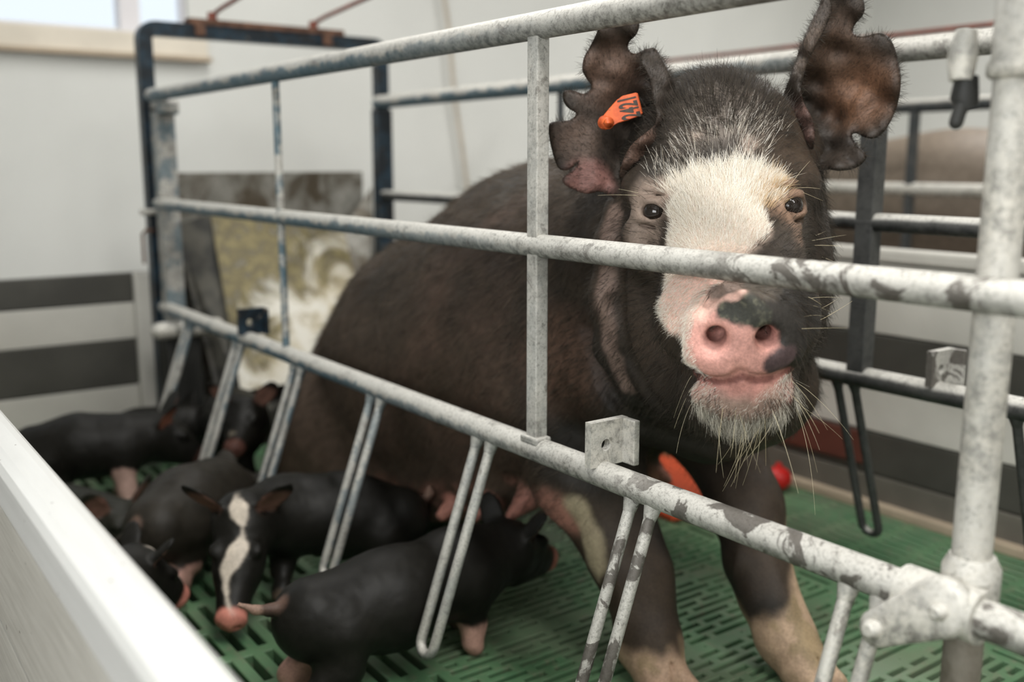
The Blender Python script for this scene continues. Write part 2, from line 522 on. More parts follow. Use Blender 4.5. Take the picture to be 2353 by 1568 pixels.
# near panel
r = empty('crate_side_panel', (XN, 1.5, 0), 'long near rail panel of scuffed pipes with hanging finger bars in front of the sow', 'crate panel')
for z, rr in ((1.015, .0185), (.717, .0162), (.420, .0182)):
    pts = [(XN, yy, z) for yy in np.linspace(2.89, -.35, 14)]
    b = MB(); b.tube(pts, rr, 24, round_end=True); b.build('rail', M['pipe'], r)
b = MB(); b.box((XN - .0105, 1.106, .425), (XN + .0105, 1.129, 1.012), .0018)
b.box((XN - .016, 1.098, .430), (XN + .012, 1.137, .441), .003); b.build('upright', M['pipe'], r, label='square upright bar')
b = MB(); b.tube([(XN, 2.022, .42), (XN, 2.022, .72), (XN, 2.022, 1.01)], .0082, 14); b.build('upright', M['pipe'], r, label='thin round upright bar')
b = MB(); b.box((XN - .005, 2.846, .0), (XN + .048, 2.90, .985), .006); b.box((XN - .005, 2.80, .96), (XN + .048, 2.90, 1.0), .01)
b.build('end_upright', M['finger'], r, label='scuffed grey end upright')
for y in (.561, .889, 1.247, 1.602, 1.953, 2.298, 2.663):
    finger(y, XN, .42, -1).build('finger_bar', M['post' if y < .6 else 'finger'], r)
bracket(.967, XN, .42).build('bolt_lug', M['post'], r, label='pale block lug with bolt hole')
bracket(2.235, XN, .42).build('bolt_lug', M['blue'], r, label='dark blue block lug with bolt hole')

# far panel
r = empty('crate_side_panel', (XF, 1.5, 0), 'far rail panel of dark pipes with hanging finger bars behind the sow', 'crate panel')
for z, rr in ((1.022, .021), (.726, .0165), (.440, .0195)):
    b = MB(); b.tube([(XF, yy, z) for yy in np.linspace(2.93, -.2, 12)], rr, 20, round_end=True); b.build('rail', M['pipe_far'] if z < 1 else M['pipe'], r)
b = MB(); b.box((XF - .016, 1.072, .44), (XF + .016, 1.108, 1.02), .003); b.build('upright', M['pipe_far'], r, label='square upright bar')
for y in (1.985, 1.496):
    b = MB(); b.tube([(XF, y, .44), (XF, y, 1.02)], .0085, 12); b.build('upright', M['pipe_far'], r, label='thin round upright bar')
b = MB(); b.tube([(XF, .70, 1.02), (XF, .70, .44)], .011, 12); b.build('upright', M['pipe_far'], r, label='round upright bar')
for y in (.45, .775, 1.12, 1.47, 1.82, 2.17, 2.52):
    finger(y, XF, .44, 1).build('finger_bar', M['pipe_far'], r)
b = bracket(.93, XF, .44); b.build('bolt_lug', M['finger'], r, label='rusty block lug')
b = MB(); b.box((XF - .02, 2.90, 0), (XF + .035, 2.945, 1.0), .006); b.build('end_upright', M['blue'], r, label='dark end upright')

# right-hand post with clamp
r = empty('crate_end_post', (.886, .47, 0), 'cream crusted upright post at the right with a clamp on the lowest rail', 'post')
b = MB(); b.tube([(.886, .478, -.0), (.886, .475, .45), (.886, .472, 1.0)], .0183, 24); b.build('pole', M['pole'], r)
b = MB(); b.tube([(.886, .471, .905), (.886, .471, .908), (.886, .471, .917), (.886, .471, .922), (.886, .470, 1.35)], [.0225, .0258, .0258, .0225, .0225], 24); b.build('sleeve', M['post'], r)
b = MB()
ca = np.array([.832, .470, .425]); cb = np.array([.822, .527, .384])
bm = bmesh.new()
ax = cb - ca; L = np.linalg.norm(ax); ax /= L; nx = np.array([-1, 0, 0.15]); nx /= np.linalg.norm(nx); sd = np.cross(nx, ax)
out = []
for q in np.linspace(-math.pi / 2, math.pi / 2, 9): out.append(cb + ax * math.cos(q) * .0185 + sd * math.sin(q) * .0185)
for q in np.linspace(math.pi / 2, 3 * math.pi / 2, 11): out.append(ca + ax * math.cos(q) * .029 + sd * math.sin(q) * .029)
n = len(out); ctr = sum(out) / n
ring0 = [p + nx * -.008 for p in out]; ring1 = [p + nx * .004 for p in out]; ring2 = [ctr + (p - ctr) * .86 + nx * .009 for p in out]
Vv = ring0 + ring1 + ring2
b.add(Vv, [(i, (i + 1) % n, n + (i + 1) % n, n + i) for i in range(n)] + [(n + i, n + (i + 1) % n, 2 * n + (i + 1) % n, 2 * n + i) for i in range(n)] + [tuple(range(2 * n, 3 * n)), tuple(range(n))[::-1]], True)
bm.free()
b.tube([(.886, .474, .385), (.886, .474, .395), (.886, .474, .450), (.886, .474, .462)], [.022, .027, .027, .021], 20)
b.tube([(.85, .52, .42), (.85, .44, .42)], .0255, 20)
b.build('clamp', M['post'], r)
for cc, rr in ((cb, .011), (ca + np.array([0, -.004, -.002]), .009)):
    b = MB(); b.tube([cc + nx * .004, cc + nx * .017, cc + nx * .020], [rr, rr * .9, rr * .5], 6)
    b.build('bolt', M['post'], r)
b = MB(); b.tube([on_x(2222, 70, .872), on_x(2212, 130, .868), on_x(2207, 185, .866)], [.009, .013, .010], 12)
b.build('handle_clamp', M['post'], r, label='pale clamp lug above the dark handle')
b = MB()
b.tube([on_x(2222, 175, .874), on_x(2216, 225, .872), on_x(2222, 250, .874)], [.010, .0125, .010], 10)
b.tube([on_x(2212, 235, .868), on_x(2203, 262, .866), on_x(2197, 282, .864)], .0063, 10, round_end=True)
b.build('locking_handle', M['black'], r, label='dark locking handle')

# ------------------------------------------------------------------ end frame over the crate
r = empty('crate_end_arch', (1.22, 2.97, 0), 'tall dark blue steel arch at the far end of the crate', 'crate frame')
hw = .0185
def sqpath(pts, hw, hd):
    b = MB(); P = [np.array(p, float) for p in pts]; V = []
    for i, p_ in enumerate(P):
        t = P[min(i + 1, len(P) - 1)] - P[max(i - 1, 0)]; t /= np.linalg.norm(t); nrm = np.array([t[2], 0, -t[0]]); dy = np.array([0, 1.0, 0])
        V += [p_ + nrm * hw - dy * hd, p_ + nrm * hw + dy * hd, p_ - nrm * hw + dy * hd, p_ - nrm * hw - dy * hd]
    F = [(i * 4 + j, i * 4 + (j + 1) % 4, i * 4 + 4 + (j + 1) % 4, i * 4 + 4 + j) for i in range(len(P) - 1) for j in range(4)]
    b.add(V, F + [(3, 2, 1, 0), tuple(len(V) - 4 + j for j in range(4))]); return b
xl, xr_, zt = .860, 1.612, 1.204
pts = [(xl, 2.97, 0), (xl, 2.97, zt - .03)] + [tuple(p_) for p_ in arc((xl + .03, 2.97, zt - .03), (-1, 0, 0), (0, 0, 1), .03, .2, math.pi / 2, 5)]
pts += [tuple(p_) for p_ in arc((xr_ - .03, 2.97, zt - .03), (0, 0, 1), (1, 0, 0), .03, 0, math.pi / 2 - .2, 5)] + [(xr_, 2.97, zt - .03), (xr_, 2.97, 0)]
sqpath(pts, .020, .02).build('arch_bar', M['blue'], r)
b = MB(); b.box((.985, 2.945, 1.222), (1.475, 2.995, 1.240), .003); b.box((1.0, 2.94, 1.19), (1.03, 3.0, 1.225), .003); b.box((1.40, 2.94, 1.19), (1.43, 3.0, 1.225), .003)
b.build('rod_bracket', M['rust'], r, label='rust brown bracket')
for xs, xe in ((1.066, 1.05), (1.385, 1.40)):
    b = MB(); b.tube([(xs - .004, 2.97, 1.238), (xs - .004, 2.97, 1.262)], .014, 12)
    b.tube([(xs, 2.97, 1.258), (xs + .002, 2.9, 1.268), (xe, 1.2, 1.40)], .0065, 10); b.build('top_rod', M['rod'], r, label='thin red brown rod')
b = MB(); b.tube([(.81, 2.93, .692), (.86, 2.93, .692)], .0085, 10); b.build('peg', M['post'], r)
b = MB(); b.tube([(.845, 2.93, .640), (.822, 2.93, .640), (.812, 2.93, .630), (.812, 2.93, .545)], .0045, 8); b.build('hook', M['rust'], r)
b = MB(); b.tube([(.805, 2.80, .367), (.965, 2.80, .367)], .024, 18, round_end=True); b.build('hinge_roller', M['post'], r, label='short pale roller')
b = MB(); b.box((.83, 2.82, .0), (.93, 2.92, .34), .01); b.build('foot_box', M['black'], r, label='dark foot of the arch')
b = MB(); b.tube([(1.60, 2.86, .452), (1.68, 2.86, .452)], .02, 14, round_end=True); b.tube([(1.54, 2.83, .412), (1.60, 2.80, .405)], .016, 14, round_end=True)
b.build('hinge_roller', M['post'], r, label='pale roller by the far post')

# ------------------------------------------------------------------ feeder at the far end
r = empty('sow_feeder', (1.25, 3.05, 0), 'steel feed hopper with mouldy stained white chute at the far end of the crate', 'feeder')
b = MB(); b.box((.925, 3.10, .10), (1.605, 3.115, .80), .002); b.build('back_plate', M['steel'], r)
q = [on_y(483, 492, 3.06), on_y(790, 525, 3.06), on_y(845, 772, 2.86), on_y(700, 875, 2.80), on_y(553, 900, 2.80)]
# two flat sheets folded along a line, with thickness
b = MB()
def sheet(pts, t=.004):
    P = [np.array(p_, float) for p_ in pts]; nrm = np.cross(P[1] - P[0], P[-1] - P[0]); nrm /= np.linalg.norm(nrm)
    n = len(P); b.add([p_ - nrm * t / 2 for p_ in P] + [p_ + nrm * t / 2 for p_ in P],
                      [tuple(range(n))[::-1], tuple(range(n, 2 * n))] + [(i, (i + 1) % n, n + (i + 1) % n, n + i) for i in range(n)])
sheet([q[0], q[1], q[2]]); sheet([q[0], q[2], q[3]]); sheet([q[0], q[3], q[4]])
b.build('chute', M['chute'], r, label='white chute with yellow mouldy feed')
b = MB()
sheet([on_y(400, 520, 3.09), q[0], q[4], on_y(505, 930, 2.84)], .006); b.build('side_plate', M['trough'], r)
b = MB()
sheet([q[1], on_y(855, 430, 3.09), on_y(868, 760, 2.96), q[2]], .006); b.build('side_plate', M['steel'], r)
b = MB(); b.box((1.0, 2.76, .0), (1.55, 3.09, .115), .012); b.build('trough', M['trough'], r)

# red mat and toy under the sow's far side
r = empty('floor_mat', (1.78, 1.78, .0), 'orange red plastic mat on the green floor behind the front legs of the sow', 'mat')
b = MB(); b.box((1.60, 1.58, .001), (1.940, 2.35, .020), .008); b.box((1.63, 1.60, .018), (1.91, 2.33, .026), .006); b.build('mat_sheet', M['orange'], r)
bm = bmesh.new(); bmesh.ops.create_uvsphere(bm, u_segments=24, v_segments=16, radius=.034)
for v in bm.verts: v.co.z = v.co.z * .9; v.co += Vector((1.995, 1.595, .031))
b = MB(); b.bm(bm, True)
b.tube([(1.995, 1.595, .055), (1.995, 1.595, .072)], [.012, .006], 10)
o = b.build('toy_ball', M['red'], loc=(1.985, 1.60, 0)); tag(o, 'small bright red ball on the floor by the plank divider', 'ball')

# cord on the far wall
b = MB(); b.tube([on_y(1012, -60, 3.87), on_y(1030, 60, 3.87), on_y(1044, 220, 3.87), on_y(1062, 340, 3.87), on_y(1078, 470, 3.87), on_y(1086, 560, 3.87)], .009, 8)
o = b.build('wall_cord', M['beige'], loc=tuple(on_y(1044, 220, 3.87))); tag(o, 'thin beige cord hanging down the white back wall', 'cord')

# ------------------------------------------------------------------ neighbouring crate
r = empty('crate_side_panel', (2.95, 1.7, 0), 'rail panel of the neighbouring crate beyond the plank divider at the right', 'crate panel')
for z, rr, mk in ((1.008, .021, 'pipe_far'), (.746, .020, 'post'), (.43, .02, 'pipe_far')):
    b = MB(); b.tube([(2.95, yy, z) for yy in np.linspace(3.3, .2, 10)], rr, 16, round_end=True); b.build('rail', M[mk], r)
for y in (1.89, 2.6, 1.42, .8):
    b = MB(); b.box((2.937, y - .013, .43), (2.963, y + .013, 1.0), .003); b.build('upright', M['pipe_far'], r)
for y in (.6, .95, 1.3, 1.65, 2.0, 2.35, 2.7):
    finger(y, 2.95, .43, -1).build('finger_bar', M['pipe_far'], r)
b = MB(); b.tube([(2.95, yy, 1.235) for yy in (3.4, 1.72, .2)], .008, 8); b.build('top_rod', M['rod'], r, label='thin rust red rod above the rails')
for y in (3.2, 1.72, .5):
    b = MB(); b.tube([(2.95, y, 1.0), (2.95, y, 1.24)], .007, 8); b.build('rod_stay', M['rod'], r)


# ------------------------------------------------------------------ solid animal modelling: distance field -> one skin
def vnoise(P, scale, seed=0):
    q = P * scale + seed * 17.31; i = np.floor(q).astype(np.int64); f = q - i; f = f * f * (3 - 2 * f); out = np.zeros(len(P))
    for dx in (0, 1):
        for dy in (0, 1):
            for dz in (0, 1):
                h = (i[:, 0] + dx) * 374761393 + (i[:, 1] + dy) * 668265263 + (i[:, 2] + dz) * 2147483647 + seed * 974711
                h = (h ^ (h >> 13)) * 1274126177; h = (h ^ (h >> 16)) & 0xFFFF
                w = (f[:, 0] if dx else 1 - f[:, 0]) * (f[:, 1] if dy else 1 - f[:, 1]) * (f[:, 2] if dz else 1 - f[:, 2])
                out += w * (h / 65535.0)
    return out * 2 - 1


def fbm(P, scale, seed=0, oct=3):
    return sum(vnoise(P, scale * 2 ** o, seed + o) * .5 ** o for o in range(oct)) / 1.6


class Field:
    def __init__(s, xs, ys, zs):
        s.ax = [np.asarray(a, np.float64) for a in (xs, ys, zs)]
        s.d = np.full([len(a) for a in s.ax], .3, np.float32)

    def region(s, lo, hi):
        sl = []
        for a, l, h in zip(s.ax, lo, hi):
            i = max(0, np.searchsorted(a, l) - 1); j = min(len(a), np.searchsorted(a, h) + 1); sl.append(slice(i, max(j, i)))
        X, Y, Z = (a[q].astype(np.float32) for a, q in zip(s.ax, sl))
        return tuple(sl), X[:, None, None], Y[None, :, None], Z[None, None, :]

    def blend(s, sl, v, k, sub):
        d = s.d[sl]
        if sub:
            v = -v
            if k: h = np.maximum(k - np.abs(d - v), 0) / k; r = np.maximum(d, v) + h * h * k * .25
            else: r = np.maximum(d, v)
        else:
            if k: h = np.maximum(k - np.abs(d - v), 0) / k; r = np.minimum(d, v) - h * h * k * .25
            else: r = np.minimum(d, v)
        s.d[sl] = r

    def cone(s, a, b, ra, rb, k=.03, sub=False):
        a = np.asarray(a, float); b = np.asarray(b, float); m_ = max(ra, rb) + k + .02
        sl, X, Y, Z = s.region(np.minimum(a, b) - m_, np.maximum(a, b) + m_)
        if 0 in s.d[sl].shape: return
        ab = b - a; L2 = max(ab @ ab, 1e-9)
        t = np.clip(((X - a[0]) * ab[0] + (Y - a[1]) * ab[1] + (Z - a[2]) * ab[2]) / L2, 0, 1)
        v = np.sqrt((X - a[0] - t * ab[0]) ** 2 + (Y - a[1] - t * ab[1]) ** 2 + (Z - a[2] - t * ab[2]) ** 2) - (ra + (rb - ra) * t)
        s.blend(sl, v.astype(np.float32), k, sub)

    def chain(s, P, R, k=.03, sub=False):
        for i in range(len(P) - 1): s.cone(P[i], P[i + 1], R[i], R[i + 1], k, sub)

    def ell(s, c, r, k=.03, axes=None, sub=False):
        c = np.asarray(c, float); r = np.asarray(r, float); m_ = r.max() + k + .02
        sl, X, Y, Z = s.region(c - m_, c + m_)
        if 0 in s.d[sl].shape: return
        x, y, z = X - c[0], Y - c[1], Z - c[2]
        if axes is not None: x, y, z = (x * a[0] + y * a[1] + z * a[2] for a in axes)
        k0 = np.sqrt((x / r[0]) ** 2 + (y / r[1]) ** 2 + (z / r[2]) ** 2)
        k1 = np.sqrt((x / r[0] ** 2) ** 2 + (y / r[1] ** 2) ** 2 + (z / r[2] ** 2) ** 2) + 1e-6
        s.blend(sl, (k0 * (k0 - 1) / k1).astype(np.float32), k, sub)

    def hit(s, o, d, t0, t1, n=900):
        t = np.linspace(t0, t1, n); P = o + d * t[:, None]
        ix = [np.clip(np.searchsorted(a, P[:, i]), 0, len(a) - 1) for i, a in enumerate(s.ax)]
        v = s.d[ix[0], ix[1], ix[2]]; k = np.argmax(v < 0)
        return P[k] if v[k] < 0 else None

    def mesh(s):
        d = s.d; S = d < 0
        nx, ny, nz = d.shape
        cnt = np.zeros((nx - 1, ny - 1, nz - 1), np.uint8)
        for a in (0, 1):
            for b in (0, 1):
                for c in (0, 1): cnt += S[a:nx - 1 + a, b:ny - 1 + b, c:nz - 1 + c]
        I, J, K = np.nonzero((cnt > 0) & (cnt < 8))
        acc = np.zeros((len(I), 3)); num = np.zeros(len(I))
        for axis in range(3):
            o1, o2 = [q for q in range(3) if q != axis]
            for u in (0, 1):
                for v in (0, 1):
                    off = [0, 0, 0]; off[o1] = u; off[o2] = v; A = (I + off[0], J + off[1], K + off[2])
                    off2 = list(off); off2[axis] = 1; B = (I + off2[0], J + off2[1], K + off2[2])
                    da = d[A].astype(float); db = d[B].astype(float); m_ = (da < 0) != (db < 0)
                    t = np.where(m_, da / np.where(m_, da - db, 1), 0)
                    for ax in range(3):
                        pa = s.ax[ax][A[ax]]; pb = s.ax[ax][B[ax]]; acc[:, ax] += np.where(m_, pa + (pb - pa) * t, 0)
                    num += m_
        V = acc / num[:, None]
        idx = np.full(cnt.shape, -1, np.int64); idx[I, J, K] = np.arange(len(I))
        Q = []
        for axis in range(3):
            o1, o2 = [(1, 2), (2, 0), (0, 1)][axis]
            lo = [0, 0, 0]; n = [nx, ny, nz]
            sa = [slice(None)] * 3; sb = [slice(None)] * 3
            sa[axis] = slice(0, n[axis] - 1); sb[axis] = slice(1, n[axis])
            for o_ in (o1, o2): sa[o_] = slice(1, n[o_] - 1); sb[o_] = slice(1, n[o_] - 1)
            A = S[tuple(sa)]; B = S[tuple(sb)]
            for flip, m_ in ((False, A & ~B), (True, ~A & B)):
                E = list(np.nonzero(m_)); E[o1] = E[o1] + 1; E[o2] = E[o2] + 1
                def cell(u, v):
                    q = [e.copy() for e in E]; q[o1] -= u; q[o2] -= v; return idx[q[0], q[1], q[2]]
                quad = np.stack([cell(1, 1), cell(0, 1), cell(0, 0), cell(1, 0)], 1)
                Q.append(quad[:, ::-1] if flip else quad)
        Q = np.concatenate(Q); Q = Q[(Q >= 0).all(1)]
        return V, Q


def normals(V, Q):
    N = np.zeros_like(V); n = np.cross(V[Q[:, 2]] - V[Q[:, 0]], V[Q[:, -1]] - V[Q[:, 1]])
    for c in range(Q.shape[1]): np.add.at(N, Q[:, c], n)
    return N / (np.linalg.norm(N, axis=1, keepdims=True) + 1e-12)


def relax(V, Q, it=1, lam=.5):
    for _ in range(it):
        S = np.zeros_like(V); n = np.zeros(len(V))
        for c in range(4):
            for e in (1, 3):
                np.add.at(S, Q[:, c], V[Q[:, (c + e) % 4]]); np.add.at(n, Q[:, c], 1)
        V = V + lam * (S / np.maximum(n, 1)[:, None] - V)
    return V


def set_color(o, C):
    a = o.data.color_attributes.new('Col', 'FLOAT_COLOR', 'POINT')
    a.data.foreach_set('color', np.concatenate([C, np.ones((len(C), 1))], 1).astype(np.float32).ravel())


def sm(x, a, b):
    t = np.clip((x - a) / (b - a), 0, 1); return t * t * (3 - 2 * t)


def seg_dist(P, a, b):
    a = np.asarray(a); b = np.asarray(b); ab = b - a; t = np.clip(((P - a) @ ab) / max(ab @ ab, 1e-9), 0, 1)
    return np.linalg.norm(P - a - t[:, None] * ab, axis=1)


def lerp(C, c, w):
    return C + (np.asarray(c) - C) * w[:, None]


# ------------------------------------------------------------------ piglets
BLACK = np.array([.0080, .0074, .0058]); PINK = np.array([.40, .18, .145]); PALE = np.array([.50, .44, .37])


def piglet(label, spine, feet, rad=(.062, .078, .072), head_up=0.0, ear_s=1.0, base=BLACK, blaze=0, tail=None, s=1.0,
           pink_feet=(), ear_pink=True, nose_pink=1.0, leg_r=1.0, spots=()):
    """spine: rump, belly, shoulder, poll, nose tip (room coordinates); feet: HL HR FL FR"""
    S = [np.array(p_, float) for p_ in spine]; rump, mid, sho, poll, nose = S
    allp = np.array(S + [np.array(f) for f in feet if f is not None] + ([np.array(t) for t in tail] if tail is not None else []))
    lo = allp.min(0) - .13; hi = allp.max(0) + .13; lo[2] = -.004; h = .0042
    fl = Field(np.arange(lo[0], hi[0], h), np.arange(lo[1], hi[1], h), np.arange(-.008, hi[2], h))
    r0, r1, r2 = rad
    fl.chain([rump, mid, sho], [r0, r1, r2], .05)
    fwd = sho - rump; fwd[2] = 0; fwd /= np.linalg.norm(fwd); side = np.array([-fwd[1], fwd[0], 0])
    hd = nose - poll; L = np.linalg.norm(hd); hd /= L
    fl.chain([sho, poll - hd * .01], [r2 * .9, .050 * s], .05)
    fl.cone(poll, poll + hd * L * .45, .049 * s, .036 * s, .03)
    fl.cone(poll + hd * L * .4, poll + hd * L * .93, .036 * s, .0235 * s, .025)
    hs_ = np.cross(hd, [0, 0, 1.0]); hs_ /= np.linalg.norm(hs_); hu = np.cross(hs_, hd)
    fl.cone(poll - hu * .028 * s + hd * .02, poll + hd * L * .80 - hu * .016 * s, .034 * s, .016 * s, .02)
    fl.ell(nose - hd * .006, (.0255 * s, .022 * s, .009), .008, (hs_, hu, hd))
    for q in (-1, 1):
        fl.ell(nose + hs_ * q * .010 * s + hd * .004, (.0042, .0055, .008), .003, (hs_, hu, hd), sub=True)
        e = poll + hd * L * .36 + hu * .028 * s + hs_ * q * .033 * s
        fl.ell(e + hu * .006, (.012, .009, .016), .012, (hs_, hu, hd))
        # ears
        eb = poll - hd * .012 + hu * .034 * s + hs_ * q * .036 * s
        ed = hu * .75 + hs_ * q * .55 - hd * (.10 - head_up); ed /= np.linalg.norm(ed)
        en = hd * .85 + hs_ * q * .45; en -= ed * (en @ ed); en /= np.linalg.norm(en); es = np.cross(ed, en)
        fl.ell(eb + ed * .034 * ear_s, (.027 * ear_s, .046 * ear_s, .0062), .012, (es, ed, en))
        fl.ell(eb + ed * .030 * ear_s + en * .007, (.017 * ear_s, .032 * ear_s, .0055), .006, (es, ed, en), sub=True)
    hips = [rump + fwd * .03 + side * .036, rump + fwd * .03 - side * .036, sho + fwd * .0 + side * .034, sho - side * .034]
    legs = []
    for i, f in enumerate(feet):
        if f is None: continue
        f = np.array(f, float); hp = hips[i] - np.array([0, 0, .02])
        if i < 2:
            kn = hp * .55 + f * .45 + fwd * .018; ho = hp * .22 + f * .78 - fwd * .022
            fl.chain([hp, kn, ho, f + np.array([0, 0, .020]), f + fwd * .006 + np.array([0, 0, .010])], [.050 * leg_r, .033 * leg_r, .0175, .0135, .0135], .02)
        else:
            kn = hp * .42 + f * .58 + fwd * .004
            fl.chain([hp, kn, f + np.array([0, 0, .020]), f + fwd * .006 + np.array([0, 0, .010])], [.040 * leg_r, .0195, .0135, .0135], .02)
        legs.append((i, f))
        fl.cone(f + fwd * .014 + np.array([0, 0, -.004]), f + fwd * .022 + np.array([0, 0, .02]), .0022, .001, .002, sub=True)
    tl = None
    if tail is not None:
        tl = [np.array(t, float) for t in tail]; fl.chain(tl, list(np.linspace(.0095, .0050, len(tl))), .010)
    V, Q = fl.mesh(); V = relax(V, Q, 2); N = normals(V, Q)
    V = V + N * (fbm(V, 60, 3, 2) * .0011)[:, None]
    C = np.tile(base, (len(V), 1)) * (1 + .25 * fbm(V, 14, 5))[:, None]
    dn = np.linalg.norm(V - nose, axis=1)
    C = lerp(C, PINK * np.array([1.2, 1.05, 1.0]), sm(-((V - nose) @ hd), .022 * s, .012 * s) * sm(dn, .07, .045) * nose_pink)
    if blaze:
        t = (V - poll) @ hd / L; off = np.abs((V - poll) @ hs_ + .010 * np.sin(t * 7)); upm = sm((V - poll) @ hu, -.004, .012)
        wdt = .0045 + .0125 * sm(np.abs(t - .45), .24, .04) + .013 * sm(np.abs(t - .02), .17, .03) + .007 * fbm(V, 45, 9)
        C = lerp(C, PALE * (1.1 if blaze == 1 else .9), sm(off, wdt + .004, wdt - .004) * upm * sm(t, -.25, -.05) * sm(dn, .022, .04))
    for i, f in legs:
        if i in pink_feet or True:
            z = V[:, 2] - f[2]; near = np.linalg.norm(V[:, :2] - f[:2], axis=1) < .045
            hh = .055 if i in pink_feet else .022
            C = lerp(C, (PINK * .9 + PALE * .35) if i in pink_feet else np.array([.10, .075, .055]), sm(z + .012 * fbm(V, 50, 2), hh + .008, hh - .008) * near)
    if ear_pink:
        for q in (-1, 1):
            eb = poll - hd * .012 + hu * .034 * s + hs_ * q * .036 * s; ed = hu * .75 + hs_ * q * .55 - hd * (.10 - head_up); ed /= np.linalg.norm(ed)
            c0 = eb + ed * .032 * ear_s; en = hd * .85 + hs_ * q * .45; en /= np.linalg.norm(en)
            C = lerp(C, np.array([.20, .105, .08]) if ear_pink < 2 else np.array([.46, .18, .12]), sm(np.linalg.norm(V - c0, axis=1), .036 * ear_s, .02 * ear_s) * sm(N @ en, .25, .75))
    if tl is not None:
        C = lerp(C, np.array([.33, .22, .17]), sm(seg_dist(V, tl[-2], tl[-1]), .016, .008))
        C = lerp(C, np.array([.17, .10, .075]), sm(seg_dist(V, tl[0], tl[-1]), .02, .01) * .5)
    for sp in spots:
        C = lerp(C, sp[2], sm(np.linalg.norm(V - np.array(sp[0]), axis=1) + .006 * fbm(V, 60, 4), sp[1] + .004, sp[1] - .004))
    for q in (-1, 1):
        e = poll + hd * L * .36 + hu * .026 * s + hs_ * q * .036 * s
        C = lerp(C, np.array([.004, .003, .003]), sm(np.linalg.norm(V - e, axis=1), .011, .007))
    c0 = (rump + sho) / 2
    o = put_mesh('piglet', V, Q, M['coat'], smooth=True, loc=(c0[0], c0[1], 0))
    set_color(o, C)
    return tag(o, label, 'piglet', 'piglets around the sow')


piglet('black piglet nearest the lens standing side on with stubby tail, snout at the sow',
       [(.600, 1.360, .130), (.735, 1.362, .126), (.875, 1.374, .136), (.985, 1.375, .146), (1.090, 1.395, .100)],
       [(.590, 1.41, 0), (.572, 1.305, 0), (.905, 1.43, 0), (.875, 1.33, 0)], rad=(.067, .074, .070), s=1.0,
       tail=[(.553, 1.36, .166), (.528, 1.362, .163), (.508, 1.368, .167), (.488, 1.378, .177)], pink_feet=(3, 0), ear_s=.86,
       spots=[((.745, 1.315, .185), .0045, (.22, .21, .18)), ((.765, 1.32, .185), .004, (.22, .21, .18))])
piglet('piglet with white blaze and pink snout facing the lens, nose to the floor',
       [(.930, 1.685, .125), (.84, 1.735, .138), (.735, 1.775, .150), (.628, 1.725, .165), (.549, 1.600, .040)],
       [(.97, 1.74, 0), (.955, 1.63, 0), (.735, 1.83, 0), (.695, 1.72, 0)], rad=(.066, .076, .072), s=1.12, blaze=1, ear_s=1.15,
       tail=[(.985, 1.675, .155), (.998, 1.668, .170), (.994, 1.666, .184)])
piglet('dark grey brown piglet standing with its curved back just left of the blazed piglet',
       [(.525, 1.91, .128), (.60, 1.965, .135), (.68, 2.035, .130), (.745, 2.085, .10), (.80, 2.115, .03)],
       [(.495, 1.96, 0), (.545, 1.87, 0), (.655, 2.08, 0), (.705, 2.0, 0)], rad=(.068, .078, .070), base=np.array([.021, .018, .0135]),
       tail=[(.475, 1.88, .155), (.45, 1.865, .14), (.425, 1.875, .125), (.41, 1.895, .115)], pink_feet=(1,), spots=[((.625, 1.93, .20), .008, (.26, .23, .19))])
piglet('piglet with white striped face low beside the near divider, body hidden behind it',
       [(.285, 1.56, .085), (.325, 1.635, .095), (.375, 1.705, .095), (.438, 1.765, .098), (.520, 1.785, .030)],
       [(.255, 1.60, 0), (.31, 1.54, 0), (.345, 1.75, 0), (.41, 1.69, 0)], rad=(.056, .064, .060), blaze=1, pink_feet=(2, 3), ear_s=.8)
piglet('black piglet with pink inner ear standing against the striped end divider',
       [(.42, 2.53, .150), (.51, 2.49, .158), (.60, 2.46, .156), (.69, 2.45, .165), (.78, 2.42, .10)],
       [(.405, 2.58, 0), (.415, 2.47, 0), (.605, 2.52, 0), (.585, 2.38, 0)], rad=(.064, .070, .066), pink_feet=(3, 2, 0), nose_pink=.1, ear_s=1.05, ear_pink=2,
       spots=[((.58, 2.38, .07), .045, (.36, .24, .20))])
piglet('greenish dark piglet lying on its belly under the one at the end divider',
       [(.375, 2.345, .055), (.43, 2.28, .06), (.475, 2.215, .058), (.505, 2.15, .06), (.535, 2.075, .03)],
       [(.335, 2.27, 0), (.43, 2.39, 0), (.43, 2.15, 0), (.54, 2.22, 0)], rad=(.055, .060, .055), base=np.array([.018, .018, .013]), leg_r=.7)
piglet('black piglet farthest back, half hidden behind the last finger bar of the near panel',
       [(.635, 2.757, .095), (.72, 2.757, .100), (.80, 2.757, .100), (.865, 2.757, .095), (.965, 2.765, .040)],
       [(.625, 2.80, 0), (.61, 2.73, 0), (.83, 2.80, 0), (.81, 2.735, 0)], rad=(.050, .055, .052), leg_r=.8, nose_pink=.1)
piglet('black piglet with small pale face marks pressed against the haunch of the sow',
       [(.915, 2.60, .150), (.90, 2.51, .165), (.885, 2.42, .175), (.868, 2.34, .205), (.80, 2.245, .155)],
       [(.875, 2.62, 0), (.955, 2.59, 0), (.84, 2.42, 0), (.905, 2.39, 0)], rad=(.062, .068, .064), pink_feet=(2,), nose_pink=.15,
       spots=[((.81, 2.27, .18), .016, (.30, .26, .20)), ((.855, 2.29, .20), .010, (.25, .13, .08))])


